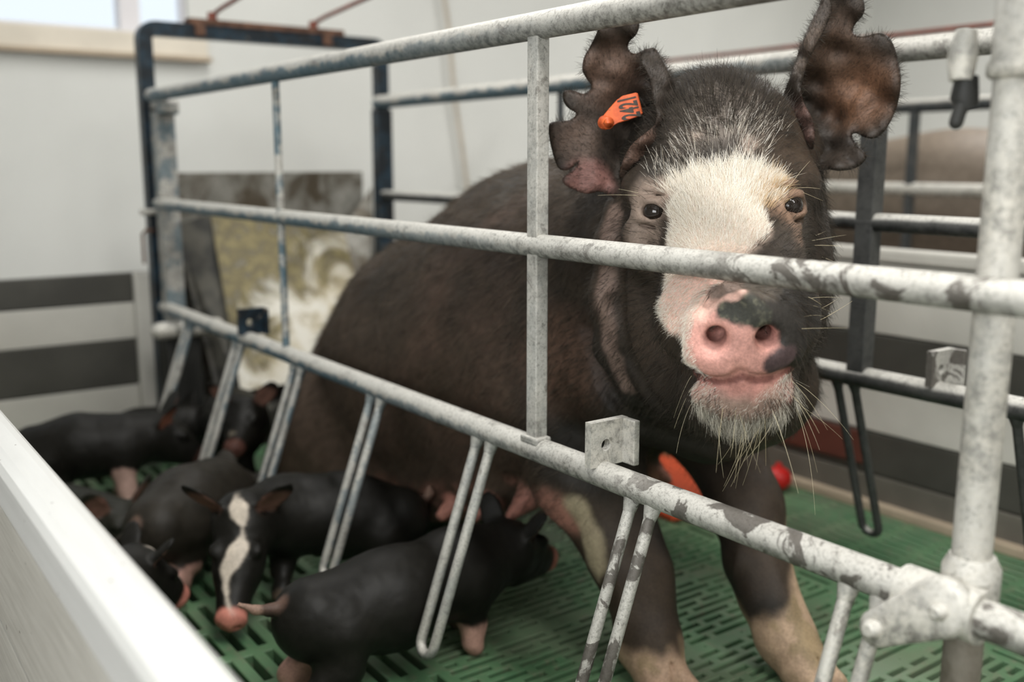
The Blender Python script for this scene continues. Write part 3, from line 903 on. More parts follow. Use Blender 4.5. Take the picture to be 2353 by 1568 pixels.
# ------------------------------------------------------------------ neighbouring sow (coarse, far and out of focus)
def far_sow():
    h = .014; fl = Field(np.arange(3.0, 3.95, h), np.arange(.1, 3.1, h), np.arange(-.01, 1.15, h))
    fl.chain([(3.42, 2.55, .60), (3.42, 2.0, .62), (3.42, 1.45, .58)], [.24, .285, .26], .12)
    fl.ell((3.42, 2.0, .72), (.17, .75, .20), .1)
    fl.chain([(3.42, 1.35, .58), (3.42, 1.05, .56), (3.42, .80, .50), (3.42, .60, .40)], [.22, .17, .12, .075], .1)
    fl.ell((3.42, .585, .39), (.06, .02, .05), .02)
    for x in (3.30, 3.54):
        fl.chain([(x, 1.5, .45), (x, 1.42, .22), (x, 1.42, .05), (x, 1.40, .03)], [.11, .06, .045, .05], .06)
        fl.chain([(x, 2.6, .48), (x, 2.48, .30), (x, 2.64, .18), (x, 2.60, .03)], [.15, .09, .048, .05], .06)
        q = 1 if x > 3.42 else -1
        fl.ell((3.42 + q * .13, .98, .76), (.06, .02, .11), .03)
    fl.chain([(3.42, 2.78, .70), (3.42, 2.85, .62)], [.02, .012], .02)
    V, Q = fl.mesh(); V = relax(V, Q, 2)
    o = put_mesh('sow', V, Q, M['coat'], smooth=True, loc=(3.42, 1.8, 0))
    C = np.tile(np.array([.150, .120, .092]), (len(V), 1)) * (1 + .2 * fbm(V, 6, 2))[:, None]
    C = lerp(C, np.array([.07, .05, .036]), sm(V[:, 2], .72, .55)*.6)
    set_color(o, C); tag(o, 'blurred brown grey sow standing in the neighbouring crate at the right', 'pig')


far_sow()
# ------------------------------------------------------------------ the sow
def grid_axis(lo, hi, flo, fhi, h, H):
    a = [flo - i * H for i in range(1, int((flo - lo) / H) + 1)][::-1]
    b = list(np.arange(flo, fhi, h)); c = [b[-1] + i * H for i in range(1, int((hi - b[-1]) / H) + 1)]
    return np.array(a + b + c)


HF = .0033
fs = Field(grid_axis(.78, 1.66, .84, 1.30, HF, .008), grid_axis(.62, 2.78, .68, 1.26, HF, .008), grid_axis(-.010, 1.02, .40, .92, HF, .0075))
AX = (C_R, C_U, C_F)


def E(px, py, d, rx, ry, rd, k=.03, sub=False, tilt=0.0):
    a, b = C_R, C_U
    if tilt:
        t = math.radians(tilt); a, b = C_R * math.cos(t) + C_U * math.sin(t), C_U * math.cos(t) - C_R * math.sin(t)
    fs.ell(W(px, py, d), (rx * d / FPX, ry * d / FPX, rd), k, (a, b, C_F), sub)


def CH(pts, k=.02, sub=False):
    fs.chain([W(*p_[:3]) for p_ in pts], [p_[3] for p_ in pts], k, sub)


# trunk, sitting on its haunches
fs.chain([(1.215, 1.50, .545), (1.215, 1.68, .475), (1.22, 1.92, .395), (1.225, 2.17, .285)], [.235, .262, .262, .235], .10)
fs.ell((1.235, 2.40, .155), (.20, .20, .165), .10)
fs.ell((1.215, 1.80, .30), (.225, .42, .16), .10)
fs.ell((1.215, 1.52, .66), (.13, .22, .125), .10)
for x, q in ((1.03, -1), (1.42, 1)):                      # haunches and hind feet
    fs.ell((x, 2.20, .165), (.095, .21, .165), .06)
    fs.chain([(x - q * -.0, 2.30, .10), (x + q * .03, 2.38, .055), (x + q * .035, 2.16, .048), (x + q * .03, 2.0, .04), (x + q * .03, 1.945, .035)], [.085, .06, .043, .040, .040], .04)
fs.chain([(1.235, 2.575, .20), (1.235, 2.62, .17), (1.235, 2.63, .11)], [.028, .018, .010], .03)
# udder and teats
fs.chain([(1.10, 1.55, .215), (1.08, 1.75, .15), (1.07, 1.95, .10)], [.065, .066, .06], .06)
fs.chain([(1.33, 1.55, .215), (1.35, 1.75, .15), (1.36, 1.95, .10)], [.055, .062, .06], .06)
TEATS = []
for i in range(6):
    yy = 1.42 + i * .105; zz = .215 - i * .026
    for xx, q in ((1.065 - i * .006, -1), (1.36 + i * .006, 1)):
        a = np.array([xx, yy, zz]); bq = a + np.array([q * .055, -.004, -.028])
        fs.cone(a, bq, .024, .0105, .018); TEATS.append((a, bq))
# shoulders and fore legs (two braced front legs)
fs.ell((1.06, 1.40, .47), (.10, .17, .20), .08); fs.ell((1.37, 1.40, .47), (.10, .17, .20), .08)
LEG_A = [(1.075, 1.37, .42), (1.078, 1.270, .30), (1.088, 1.195, .20), (1.085, 1.150, .150), (1.075, 1.118, .095), (1.067, 1.095, .055), (1.060, 1.062, .022)]
fs.chain(LEG_A, [.108, .092, .062, .055, .043, .043, .040], .035)
LEG_B = [(1.365, 1.38, .44), (1.348, 1.215, .33), (1.314, 1.118, .235), (1.280, 1.058, .160), (1.268, 1.02, .11), (1.268, .985, .060), (1.262, .935, .022)]
fs.chain(LEG_B, [.110, .076, .060, .052, .045, .045, .042], .025)
for f, q in (((1.060, 1.050, 0), 1), ((1.262, .925, 0), 1)):   # cloven front hooves
    f = np.array(f); d = np.array([-.10, -1, 0]); d /= np.linalg.norm(d); s_ = np.array([d[1], -d[0], 0])
    for e in (-1, 1):
        fs.chain([f + s_ * e * .022 - d * .012 + [0, 0, .026], f + s_ * e * .025 + d * .038 + [0, 0, .013]], [.025, .0135], .008)
        fs.ell(f + s_ * e * .022 - d * .055 + [0, 0, .045], (.011, .013, .015), .012)
    fs.cone(f + d * .01 + [0, 0, .05], f + d * .06 + [0, 0, .0], .004, .006, .008, sub=True)
# breast and neck
fs.ell((1.215, 1.34, .50), (.165, .17, .185), .08)
fs.cone(W(1640, 560, 1.50), (1.21, 1.52, .58), .165, .235, .10)
CH([(1480, 860, 1.60, .11), (1640, 890, 1.58, .10), (1740, 880, 1.57, .09)], .07)
# skull, jowls
E(1650, 425, 1.435, 205, 228, .125, .05)
E(1640, 330, 1.46, 165, 150, .11, .06)
E(1560, 690, 1.455, 168, 235, .115, .05); E(1725, 680, 1.455, 168, 215, .115, .05)
E(1640, 870, 1.42, 150, 120, .09, .05)
# muzzle
CH([(1662, 470, 1.385, .092), (1672, 560, 1.325, .085), (1690, 660, 1.262, .076), (1706, 745, 1.195, .066)], .05)
E(1588, 735, 1.245, 84, 95, .055, .035); E(1812, 740, 1.25, 66, 100, .055, .035)
CH([(1668, 850, 1.36, .082), (1700, 895, 1.262, .060), (1716, 905, 1.222, .046)], .04)
E(1712, 930, 1.235, 100, 62, .05, .03)
# snout disc
E(1712, 768, 1.166, 134, 102, .026, .02)
E(1708, 730, 1.162, 90, 70, .022, .02)
E(1706, 818, 1.172, 132, 54, .026, .016)


def ray_hit(px, py, t0=.95, t1=1.9):
    d = C_R * (px - 1176.5) / FPX + C_U * (784 - py) / FPX + C_F
    return fs.hit(CAM, d, t0, t1, 1900)


def CHS(pts, k=.01, sub=False, inset=0.0):
    """a crease (sub) or ridge that follows the surface already there"""
    P = []
    for x, y, r in pts:
        h_ = ray_hit(x, y)
        if h_ is None: continue
        v = h_ - CAM; v /= np.linalg.norm(v); P.append((h_ + v * inset, r))
    fs.chain([p_[0] for p_ in P], [p_[1] for p_ in P], k, sub)


# rim of the disc and the folds above it
CH([(1596, 790, 1.163, .004), (1612, 745, 1.160, .0052), (1632, 712, 1.158, .006), (1665, 684, 1.156, .0066), (1712, 672, 1.155, .007), (1760, 682, 1.157, .0066), (1796, 712, 1.160, .006), (1822, 750, 1.163, .0052), (1838, 790, 1.166, .004)], .014)
CHS([(1622, 700, .004), (1640, 678, .0055), (1668, 658, .006), (1712, 648, .006), (1762, 660, .006), (1795, 684, .005)], .008, True, .001)
CHS([(1640, 650, .0035), (1680, 636, .004), (1730, 634, .004), (1780, 650, .0035)], .008, True, .0)
# lips and mouth line
E(1735, 903, 1.184, 48, 26, .016, .02); E(1650, 910, 1.196, 60, 28, .016, .03)
CHS([(1580, 848, .005), (1615, 872, .0062), (1655, 882, .0066), (1688, 874, .0064), (1708, 867, .0064), (1735, 876, .0064), (1785, 870, .006), (1830, 842, .005)], .007, True, .001)
CHS([(1698, 845, .002), (1702, 862, .003)], .012, True, .0)
# nostrils
for q, x, y in ((-1, 1645, 776), (1, 1760, 772)):
    E(x + q * 5, y + 7, 1.139, 31, 28, .013, .014, True, tilt=-q * 35)
    CHS([(x - q * 4, y - 5, .0074)], .006, True)
    h_ = ray_hit(x - q * 4, y - 5)
    fs.chain([h_, h_ + C_F * .018 + C_U * .006, h_ + C_F * .045 + C_U * .022], [.0105, .0105, .009], .007, True)
# brows, cheek bones, folds
E(1490, 425, 1.365, 62, 42, .035, .03); E(1818, 418, 1.365, 60, 42, .035, .03)
CH([(1475, 470, 1.36, .012), (1462, 530, 1.36, .014), (1470, 600, 1.355, .014)], .03)
CHS([(1412, 480, .012), (1396, 560, .013), (1386, 680, .014), (1398, 800, .014), (1450, 910, .013)], .03, False, .0)
CHS([(1436, 490, .009), (1424, 580, .010), (1416, 700, .011), (1440, 830, .011), (1510, 940, .011)], .02, True, .002)
CHS([(1372, 520, .009), (1352, 640, .010), (1352, 760, .010), (1390, 880, .010), (1470, 985, .010)], .02, True, .002)
CHS([(1520, 1000, .010), (1640, 1035, .011), (1760, 1000, .010)], .03, True, .0)
# ear roots
E(1468, 420, 1.50, 66, 80, .045, .05, tilt=15); E(1835, 345, 1.50, 58, 76, .045, .05, tilt=-15)


# eyes: lids, opening, ball
EYES = []
for px, py, q, yaw in ((1507, 488, -1, .50), (1815, 474, 1, .42)):
    h0 = ray_hit(px, py)
    n = -C_F * math.cos(yaw) + C_R * q * math.sin(yaw); a = np.cross([0, 0, 1.0], n); a /= np.linalg.norm(a); u = np.cross(n, a)
    tl_ = math.radians(8) * q; a, u = a * math.cos(tl_) + u * math.sin(tl_), u * math.cos(tl_) - a * math.sin(tl_)
    c = h0 - n * .006
    fs.ell(c, (.026, .021, .019), .022, (a, u, n))
    fs.ell(c + u * .0135 + n * .0105, (.021, .0060, .009), .008, (a, u, n))
    fs.ell(c + u * .023 + n * .007, (.019, .0022, .010), .006, (a, u, n), sub=True)
    fs.ell(c + u * .029 + n * .005, (.021, .0045, .009), .008, (a, u, n))
    fs.ell(c - u * .0115 + n * .012, (.018, .0042, .007), .007, (a, u, n))
    fs.ell(c - u * .020 + n * .009, (.020, .0020, .010), .006, (a, u, n), sub=True)
    fs.ell(c - u * .0006 + n * .016, (.0190, .0094, .0185), .003, (a, u, n), sub=True)
    EYES.append((c + n * .0040, a, u, n))

SV, SQ = fs.mesh(); SV = relax(SV, SQ, 2, .5)
SN = normals(SV, SQ)
hd_c = W(1650, 600, 1.35)
far = sm(np.linalg.norm(SV - W(1690, 640, 1.25), axis=1), .16, .40)
eye_d = np.min([np.linalg.norm(SV - e[0], axis=1) for e in EYES], axis=0)
wr = 1 - np.abs(fbm(SV * [1, 1, .55], 16, 21, 2)) * 2
SV = SV + SN * ((.0045 * fbm(SV, 9, 11, 3) + .0028 * wr) * far)[:, None]
SV = SV + SN * (.0012 * (1 - np.abs(fbm(SV, 70, 31, 2)) * 2) * sm(eye_d, .075, .04) * sm(eye_d, .012, .022))[:, None]
SV[:, 2] = np.maximum(SV[:, 2], .0005)
SN = normals(SV, SQ)


# ---- ears: torn leathery flaps, two skins meeting in a thin rim
def ear(outline, controls, thick=.0042, step=6.5, anchor=1.0):
    O = np.array(outline, float)
    # smooth the traced outline
    R = []
    for i in range(len(O)):
        p0, p1, p2, p3 = O[i - 1], O[i], O[(i + 1) % len(O)], O[(i + 2) % len(O)]
        n = max(2, int(np.linalg.norm(p2 - p1) / 5))
        for t in np.arange(n) / n:
            R.append(.5 * ((2 * p1) + (-p0 + p2) * t + (2 * p0 - 5 * p1 + 4 * p2 - p3) * t * t + (-p0 + 3 * p1 - 3 * p2 + p3) * t ** 3))
    R = np.array(R); nb = len(R)
    gx, gy = np.meshgrid(np.arange(R[:, 0].min(), R[:, 0].max(), step), np.arange(R[:, 1].min(), R[:, 1].max(), step * .87))
    gx = gx + (np.arange(gx.shape[0]) % 2)[:, None] * step / 2
    G = np.stack([gx.ravel(), gy.ravel()], 1)
    A = R; B = np.roll(R, -1, 0); ins = np.zeros(len(G), bool)
    for a, b in zip(A, B):
        c = ((a[1] > G[:, 1]) != (b[1] > G[:, 1])); xx = (b[0] - a[0]) * (G[:, 1] - a[1]) / (b[1] - a[1] + 1e-9) + a[0]
        ins ^= c & (G[:, 0] < xx)
    G = G[ins]; bd = np.min(np.linalg.norm(G[:, None] - R[None], axis=2), axis=1); G = G[bd > step * .55]
    P2 = np.concatenate([R, G])
    res = delaunay_2d_cdt([Vector(p_) for p_ in P2], [(i, (i + 1) % nb) for i in range(nb)], [], 1, 1e-4)
    PV = np.array([v[:] for v in res[0]]); T = [tuple(f) for f in res[2]]
    bd = np.min(np.linalg.norm(PV[:, None] - R[None], axis=2), axis=1)
    K = np.array(controls, float)
    w = 1 / (np.linalg.norm(PV[:, None] - K[None, :, :2], axis=2) ** 2.6 + 200); dep = (w * K[None, :, 2]).sum(1) / w.sum(1)
    mid = np.array([W(x, y, d) for (x, y), d in zip(PV, dep)])
    F = np.array([t[:3] for t in T if len(t) == 3])
    nrm = normals(mid, np.concatenate([F, F[:, -1:]], 1)[:, [0, 1, 2, 2]]) if False else None
    n = np.zeros_like(mid); fn = np.cross(mid[F[:, 1]] - mid[F[:, 0]], mid[F[:, 2]] - mid[F[:, 0]])
    for c in range(3): np.add.at(n, F[:, c], fn)
    n /= np.linalg.norm(n, axis=1, keepdims=True) + 1e-12
    flip = np.sign((n * (CAM - mid)).sum(1).mean()); n *= flip
    if flip < 0: F = F[:, ::-1]
    th = thick * np.sqrt(np.clip(bd / 12, 0, 1)) * (1 + .3 * fbm(mid, 40, 3, 2))
    mid = mid + n * (.0022 * fbm(mid, 30, 8, 3) * np.clip(bd / 10, 0, 1))[:, None]
    front = mid + n * (th * .5)[:, None]; back = mid - n * (th * .5)[:, None]
    rim = bd < .5
    nv = len(PV); remap = np.arange(nv) + nv; remap[rim] = np.arange(nv)[rim]
    V = np.concatenate([front, back]); V[:nv][rim] = mid[rim]
    FF = np.concatenate([F, remap[F][:, ::-1]])
    return V, FF, np.concatenate([n, -n]), np.concatenate([bd, bd])


EAR_A = [(1436, 478), (1405, 452), (1378, 441), (1348, 446), (1318, 436), (1297, 424), (1292, 411), (1303, 401), (1322, 383), (1326, 376), (1318, 384),
         (1300, 392), (1282, 385), (1268, 345), (1261, 308), (1263, 284), (1280, 279), (1308, 276), (1322, 266), (1322, 259), (1305, 248), (1295, 232), (1294, 214), (1301, 207), (1318, 209), (1340, 215),
         (1355, 207), (1358, 196), (1346, 178), (1338, 160), (1342, 132), (1355, 108), (1370, 78), (1380, 50), (1398, 22), (1424, 12), (1450, 28), (1466, 48), (1469, 60), (1462, 80), (1447, 95),
         (1443, 108), (1450, 120), (1462, 123), (1476, 116), (1492, 111), (1506, 112), (1520, 132), (1536, 158), (1548, 190), (1553, 212), (1549, 228), (1535, 245), (1524, 262), (1518, 300), (1500, 345), (1480, 400), (1470, 460)]
KA = [(1262, 310, 1.415), (1285, 380, 1.415), (1296, 410, 1.405), (1300, 225, 1.415), (1345, 130, 1.395), (1385, 60, 1.375), (1424, 18, 1.36), (1462, 60, 1.365), (1345, 300, 1.425), (1380, 200, 1.415), (1415, 150, 1.40),
      (1450, 120, 1.395), (1430, 240, 1.435), (1455, 290, 1.455), (1470, 230, 1.445), (1490, 180, 1.42), (1510, 120, 1.39), (1548, 205, 1.375), (1525, 170, 1.39), (1530, 245, 1.385), (1510, 260, 1.43), (1440, 350, 1.46), (1420, 400, 1.44), (1360, 420, 1.41), (1350, 380, 1.415), (1400, 440, 1.42), (1470, 430, 1.45), (1490, 330, 1.46)]
RIM_A = [(1492, 111), (1506, 112), (1520, 132), (1536, 158), (1548, 190), (1553, 212), (1549, 228), (1538, 246), (1532, 285), (1512, 322), (1488, 352), (1462, 376), (1440, 402), (1430, 425), (1424, 395), (1440, 350), (1462, 322), (1490, 300), (1506, 284), (1508, 262), (1500, 232), (1494, 195), (1484, 165), (1470, 140), (1474, 120)]
KRA = [(1475, 120, 1.385), (1506, 112, 1.382), (1548, 200, 1.368), (1490, 170, 1.362), (1500, 230, 1.352), (1525, 190, 1.356), (1536, 250, 1.366), (1506, 275, 1.346), (1525, 290, 1.372), (1470, 320, 1.345), (1490, 350, 1.375), (1435, 370, 1.355), (1440, 400, 1.375), (1428, 420, 1.39)]
EAR_B = [(1790, 372), (1782, 330), (1782, 290), (1788, 255), (1800, 218), (1816, 175), (1830, 132), (1848, 86), (1864, 50), (1880, 18), (1893, -12), (1915, -40), (1945, -48), (1975, -30), (1984, -5), (1987, 22), (1981, 38), (1970, 50), (1962, 62),
         (1961, 74), (1972, 83), (1992, 82), (2010, 77), (2028, 77), (2045, 88), (2058, 116), (2068, 158), (2070, 190), (2066, 225), (2055, 262), (2038, 294), (2022, 312), (2005, 319), (1985, 315), (1968, 307), (1959, 309), (1960, 318), (1972, 335), (1991, 356), (1984, 374), (1962, 388), (1930, 393), (1900, 390), (1880, 400), (1850, 420), (1810, 410)]
KB = [(1790, 300, 1.43), (1830, 132, 1.405), (1880, 18, 1.385), (1940, -45, 1.37), (1984, 10, 1.38), (1960, 70, 1.40), (2045, 90, 1.39), (2070, 190, 1.385), (2038, 294, 1.395), (2005, 318, 1.40), (1960, 310, 1.425), (1990, 356, 1.405), (1930, 392, 1.41), (1870, 200, 1.455), (1880, 260, 1.475), (1920, 130, 1.425), (1960, 200, 1.44), (1920, 280, 1.465), (1990, 240, 1.425), (1900, 60, 1.40), (1900, 340, 1.46), (1860, 380, 1.45), (1845, 240, 1.47)]
RIM_B = [(1800, 218), (1816, 175), (1830, 132), (1848, 86), (1864, 50), (1880, 18), (1893, -8), (1908, -6), (1912, 22), (1902, 52), (1890, 80), (1872, 112), (1856, 145), (1846, 178), (1842, 210), (1848, 238), (1862, 262), (1871, 290), (1872, 322), (1866, 344), (1846, 330), (1818, 312), (1796, 300), (1786, 275), (1790, 245)]
KRB = [(1800, 218, 1.395), (1830, 132, 1.392), (1880, 18, 1.378), (1905, 0, 1.376), (1905, 50, 1.372), (1872, 112, 1.362), (1846, 178, 1.355), (1842, 210, 1.353), (1862, 262, 1.352), (1872, 310, 1.362), (1862, 342, 1.385), (1820, 310, 1.395), (1790, 270, 1.41), (1815, 240, 1.38), (1840, 150, 1.372)]
ears = [ear(EAR_A, KA, .0055), ear(RIM_A, KRA, .0045), ear(EAR_B, KB, .0055), ear(RIM_B, KRB, .0045)]

# ---- coat colour: dark brown-black with a white blaze, pink muzzle and pale feet
DARK = np.array([.018, .0148, .0115]); BROWN = np.array([.055, .038, .026]); CREAM = np.array([.56, .43, .35]); PNK = np.array([.66, .34, .285])


MOUTH = [(1595, 856), (1622, 873), (1655, 880), (1688, 874), (1708, 867), (1738, 876), (1785, 869), (1815, 852)]


def near_pt(px, py):
    p_ = ray_hit(px, py)
    return p_ if p_ is not None else W(px, py, 1.35)


def patch(P, pts, soft=.006, namp=.010, nsc=35, seed=1):
    d = np.full(len(P), 9.0)
    for px, py, r in pts:
        c = near_pt(px, py); d = np.minimum(d, np.linalg.norm(P - c, axis=1) - r)
    d = d + namp * fbm(P, nsc, seed, 3)
    return sm(-d, -soft, soft)


def paint(P, N):
    C = np.tile(DARK, (len(P), 1)) * (1 + .35 * fbm(P, 11, 41, 3))[:, None]
    C = lerp(C, BROWN, np.clip(.8 * sm(fbm(P, 5, 45, 3), -.15, .45), 0, 1))
    C = lerp(C, np.array([.15, .085, .058]), .7 * sm(np.linalg.norm(P - near_pt(1285, 840), axis=1) + .03 * fbm(P, 12, 46), .13, .03))
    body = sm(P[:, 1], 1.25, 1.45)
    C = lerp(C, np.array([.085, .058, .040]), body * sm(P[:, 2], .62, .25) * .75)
    C = lerp(C, np.array([.085, .052, .038]), body * sm(fbm(P * [1, .6, .5], 8, 47, 3), .05, .45) * .7)
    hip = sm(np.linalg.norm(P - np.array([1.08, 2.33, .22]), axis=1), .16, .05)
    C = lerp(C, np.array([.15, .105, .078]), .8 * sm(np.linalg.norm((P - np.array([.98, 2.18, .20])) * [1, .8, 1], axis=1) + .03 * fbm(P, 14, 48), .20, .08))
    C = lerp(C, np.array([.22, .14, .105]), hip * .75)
    ud = np.clip(sm(seg_dist(P, (1.06, 1.45, .17), (1.05, 1.98, .06)), .095, .05) + sm(seg_dist(P, (1.38, 1.45, .17), (1.38, 1.98, .06)), .095, .05), 0, 1)
    C = lerp(C, np.array([.38, .175, .13]), ud * sm(fbm(P, 22, 49, 2), -.35, .2) * .85)
    C = lerp(C, np.array([.40, .19, .145]), .85 * np.clip(sm(seg_dist(P, near_pt(860, 1105), near_pt(990, 1175)) + .02 * fbm(P, 18, 50), .055, .02) + sm(seg_dist(P, near_pt(1190, 1150), near_pt(1285, 1185)) + .02 * fbm(P, 18, 52), .05, .015), 0, 1))
    for a, bq in TEATS: C = lerp(C, np.array([.42, .19, .145]), sm(seg_dist(P, a, bq), .036, .024))
    # greying skin round the eyes and on the poll
    C = lerp(C, np.array([.27, .205, .165]), patch(P, [(1500, 480, .036), (1490, 545, .030), (1525, 440, .022), (1480, 590, .016)], .014, .010, 30, 3) * .9)
    C = lerp(C, np.array([.23, .145, .10]), patch(P, [(1812, 455, .034), (1830, 500, .024), (1795, 425, .02), (1835, 545, .014)], .014, .010, 30, 4) * .9)
    C = lerp(C, np.array([.14, .115, .095]), patch(P, [(1640, 250, .06), (1600, 270, .05), (1690, 260, .05)], .02, .012, 20, 5) * .7)
    C = lerp(C, np.array([.23, .16, .13]), sm(np.min([seg_dist(P, near_pt(*a), near_pt(*b_)) for a, b_ in (((1412, 490), (1396, 580)), ((1396, 580), (1388, 690)), ((1388, 690), (1400, 790)), ((1400, 790), (1440, 890)))], axis=0) + .006 * fbm(P, 40, 21), .020, .006) * .75)
    # blaze
    C = lerp(C, CREAM, patch(P, [(1620, 440, .032), (1690, 425, .034), (1660, 490, .056), (1640, 540, .050), (1625, 590, .050), (1655, 570, .040), (1600, 640, .05), (1735, 440, .024), (1770, 418, .014), (1570, 425, .014), (1695, 500, .042), (1572, 520, .030), (1566, 580, .034), (1566, 475, .024), (1552, 428, .014), (1595, 414, .017), (1645, 404, .017), (1695, 398, .017), (1742, 408, .018), (1790, 418, .012), (1770, 450, .014)], .009, .012, 32, 6))
    C = lerp(C, np.array([.55, .38, .22]), patch(P, [(1760, 440, .020), (1785, 420, .014)], .012, .008, 40, 7) * .6)
    C = lerp(C, CREAM, patch(P, [(1720, 330, .012), (1590, 310, .008)], .010, .012, 60, 8) * .4)
    # pink muzzle and chin
    C = lerp(C, PNK * .62 + CREAM * .58, patch(P, [(1575, 690, .046), (1575, 740, .042), (1580, 790, .030), (1630, 660, .038), (1660, 690, .030), (1608, 760, .045), (1620, 650, .040)], .006, .007, 40, 9))
    C = lerp(C, PNK, patch(P, [(1640, 780, .036), (1700, 800, .050), (1760, 790, .034), (1650, 840, .032), (1740, 830, .034), (1600, 815, .022), (1790, 800, .022)], .005, .005, 45, 10))
    C = lerp(C, np.array([.50, .24, .20]), patch(P, [(1700, 905, .032), (1640, 905, .032), (1770, 905, .034), (1810, 885, .020), (1730, 930, .024), (1670, 932, .024)], .008, .007, 45, 12))
    C = lerp(C, np.array([.20, .165, .13]), patch(P, [(1650, 960, .030), (1710, 972, .034), (1770, 950, .028), (1615, 930, .018)], .012, .008, 45, 13) * .8)
    # black marks: top of the disc, right side of the snout
    m1 = patch(P, [(1690, 716, .016), (1715, 712, .018), (1740, 724, .017), (1762, 722, .014), (1670, 712, .014), (1712, 730, .012), (1720, 700, .016)], .0035, .005, 70, 14)
    C = lerp(C, np.array([.045, .045, .036]), m1)
    C = lerp(C, np.array([.20, .19, .13]), m1 * sm(fbm(P, 190, 51, 3), .05, .4) * .45)
    C = lerp(C, np.array([.034, .030, .026]), patch(P, [(1800, 735, .018), (1822, 770, .017), (1830, 800, .016), (1850, 720, .045), (1855, 780, .03), (1815, 690, .03), (1790, 690, .022)], .0035, .004, 70, 15))
    m2 = patch(P, [(1783, 838, .014), (1802, 825, .014), (1818, 815, .011), (1775, 858, .008)], .0035, .004, 70, 16)
    C = lerp(C, np.array([.075, .050, .050]), m2)
    C = lerp(C, np.array([.12, .10, .08]), patch(P, [(1700, 650, .020), (1655, 662, .013), (1680, 652, .018), (1640, 672, .008), (1750, 655, .024), (1720, 640, .022)], .005, .006, 60, 17) * .85)
    # darker, redder pink in and around the nostrils
    for x, y in ((1643, 778), (1762, 774)):
        c = W(x, y, 1.16); C = lerp(C, np.array([.26, .125, .105]), sm(np.linalg.norm(P - c, axis=1), .022, .014) * .8)
    C = lerp(C, np.array([.15, .055, .045]), sm(np.min([seg_dist(P, near_pt(*a), near_pt(*b_)) for a, b_ in zip(MOUTH[:-1], MOUTH[1:])], axis=0) + .0015 * fbm(P, 90, 22), .0065, .0025) * .85)
    # feet
    la = sm(P[:, 2] + .020 * fbm(P, 25, 18, 3), .085, .055) * (P[:, 1] < 1.5)
    C = lerp(C, np.array([.42, .285, .20]), la * sm(P[:, 0], 1.20, 1.14))
    lb = sm(P[:, 2] - 1.0 * (P[:, 0] - 1.255) + .020 * fbm(P, 22, 19, 3), .145, .110) * sm(P[:, 0], 1.17, 1.20) * (P[:, 1] < 1.35)
    C = lerp(C, np.array([.40, .28, .19]), lb)
    C = lerp(C, np.array([.22, .165, .085]), np.clip(la + lb, 0, 1) * sm(fbm(P, 30, 20, 3), .0, .35) * .7)
    C = lerp(C, np.array([.36, .30, .20]), sm(seg_dist(P, near_pt(1322, 1165), near_pt(1372, 1300)) + .012 * fbm(P, 40, 61, 2), .030, .010) * .85)
    hf = sm(P[:, 2], .06, .04) * (P[:, 1] > 1.85) * (P[:, 1] < 2.05)
    C = lerp(C, np.array([.20, .14, .10]), hf * .6)
    return C


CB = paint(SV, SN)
allV = [SV]; allC = [CB]; off = len(SV)
tris = []
for i, (V, F, n, bd) in enumerate(ears):
    C = np.tile(np.array([.030, .023, .018]), (len(V), 1)) * (1 + .4 * fbm(V, 18, 71 + i, 3))[:, None]
    inner = sm(bd, 6, 40)
    if i == 2:
        C = lerp(C, np.array([.135, .068, .038]), sm(np.linalg.norm(V - W(1975, 215, 1.43), axis=1), .075, .02) * .9)
        C = lerp(C, np.array([.095, .055, .035]), sm(np.linalg.norm(V - W(1900, 110, 1.42), axis=1), .08, .02) * .6)
    if i == 0:
        C = lerp(C, np.array([.20, .10, .085]), sm(np.linalg.norm(V - W(1350, 420, 1.41), axis=1) + .012 * fbm(V, 40, 5), .048, .02) * .9)
        C = lerp(C, np.array([.11, .067, .048]), sm(np.linalg.norm(V - W(1400, 170, 1.40), axis=1), .07, .02) * .8)
        C = lerp(C, np.array([.09, .058, .042]), sm(np.linalg.norm(V - W(1320, 320, 1.42), axis=1), .05, .02) * .7)
    if i == 1:
        C = lerp(C, np.array([.13, .078, .058]), sm(np.linalg.norm(V - W(1470, 350, 1.36), axis=1), .06, .02) * .8)
    if i == 3:
        C = lerp(C, np.array([.12, .07, .058]), sm(np.linalg.norm(V - W(1840, 290, 1.37), axis=1), .05, .02) * .8)
        C = lerp(C, np.array([.08, .058, .044]), sm(np.linalg.norm(V - W(1860, 110, 1.37), axis=1), .06, .02) * .7)
    allV.append(V); allC.append(C); tris.append(F + off); off += len(V)
AV = np.concatenate(allV)
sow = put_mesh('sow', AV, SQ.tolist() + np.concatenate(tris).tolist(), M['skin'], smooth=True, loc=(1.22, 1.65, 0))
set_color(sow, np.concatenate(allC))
tag(sow, 'big black sow with white blaze, torn ears and pink snout sitting between the rails', 'pig')

for c, a, u, n in EYES:
    bm = bmesh.new(); bmesh.ops.create_uvsphere(bm, u_segments=24, v_segments=16, radius=.0178)
    for v in bm.verts: v.co += Vector(c)
    b = MB(); b.bm(bm, True); b.build('eye', M['eye'], sow)

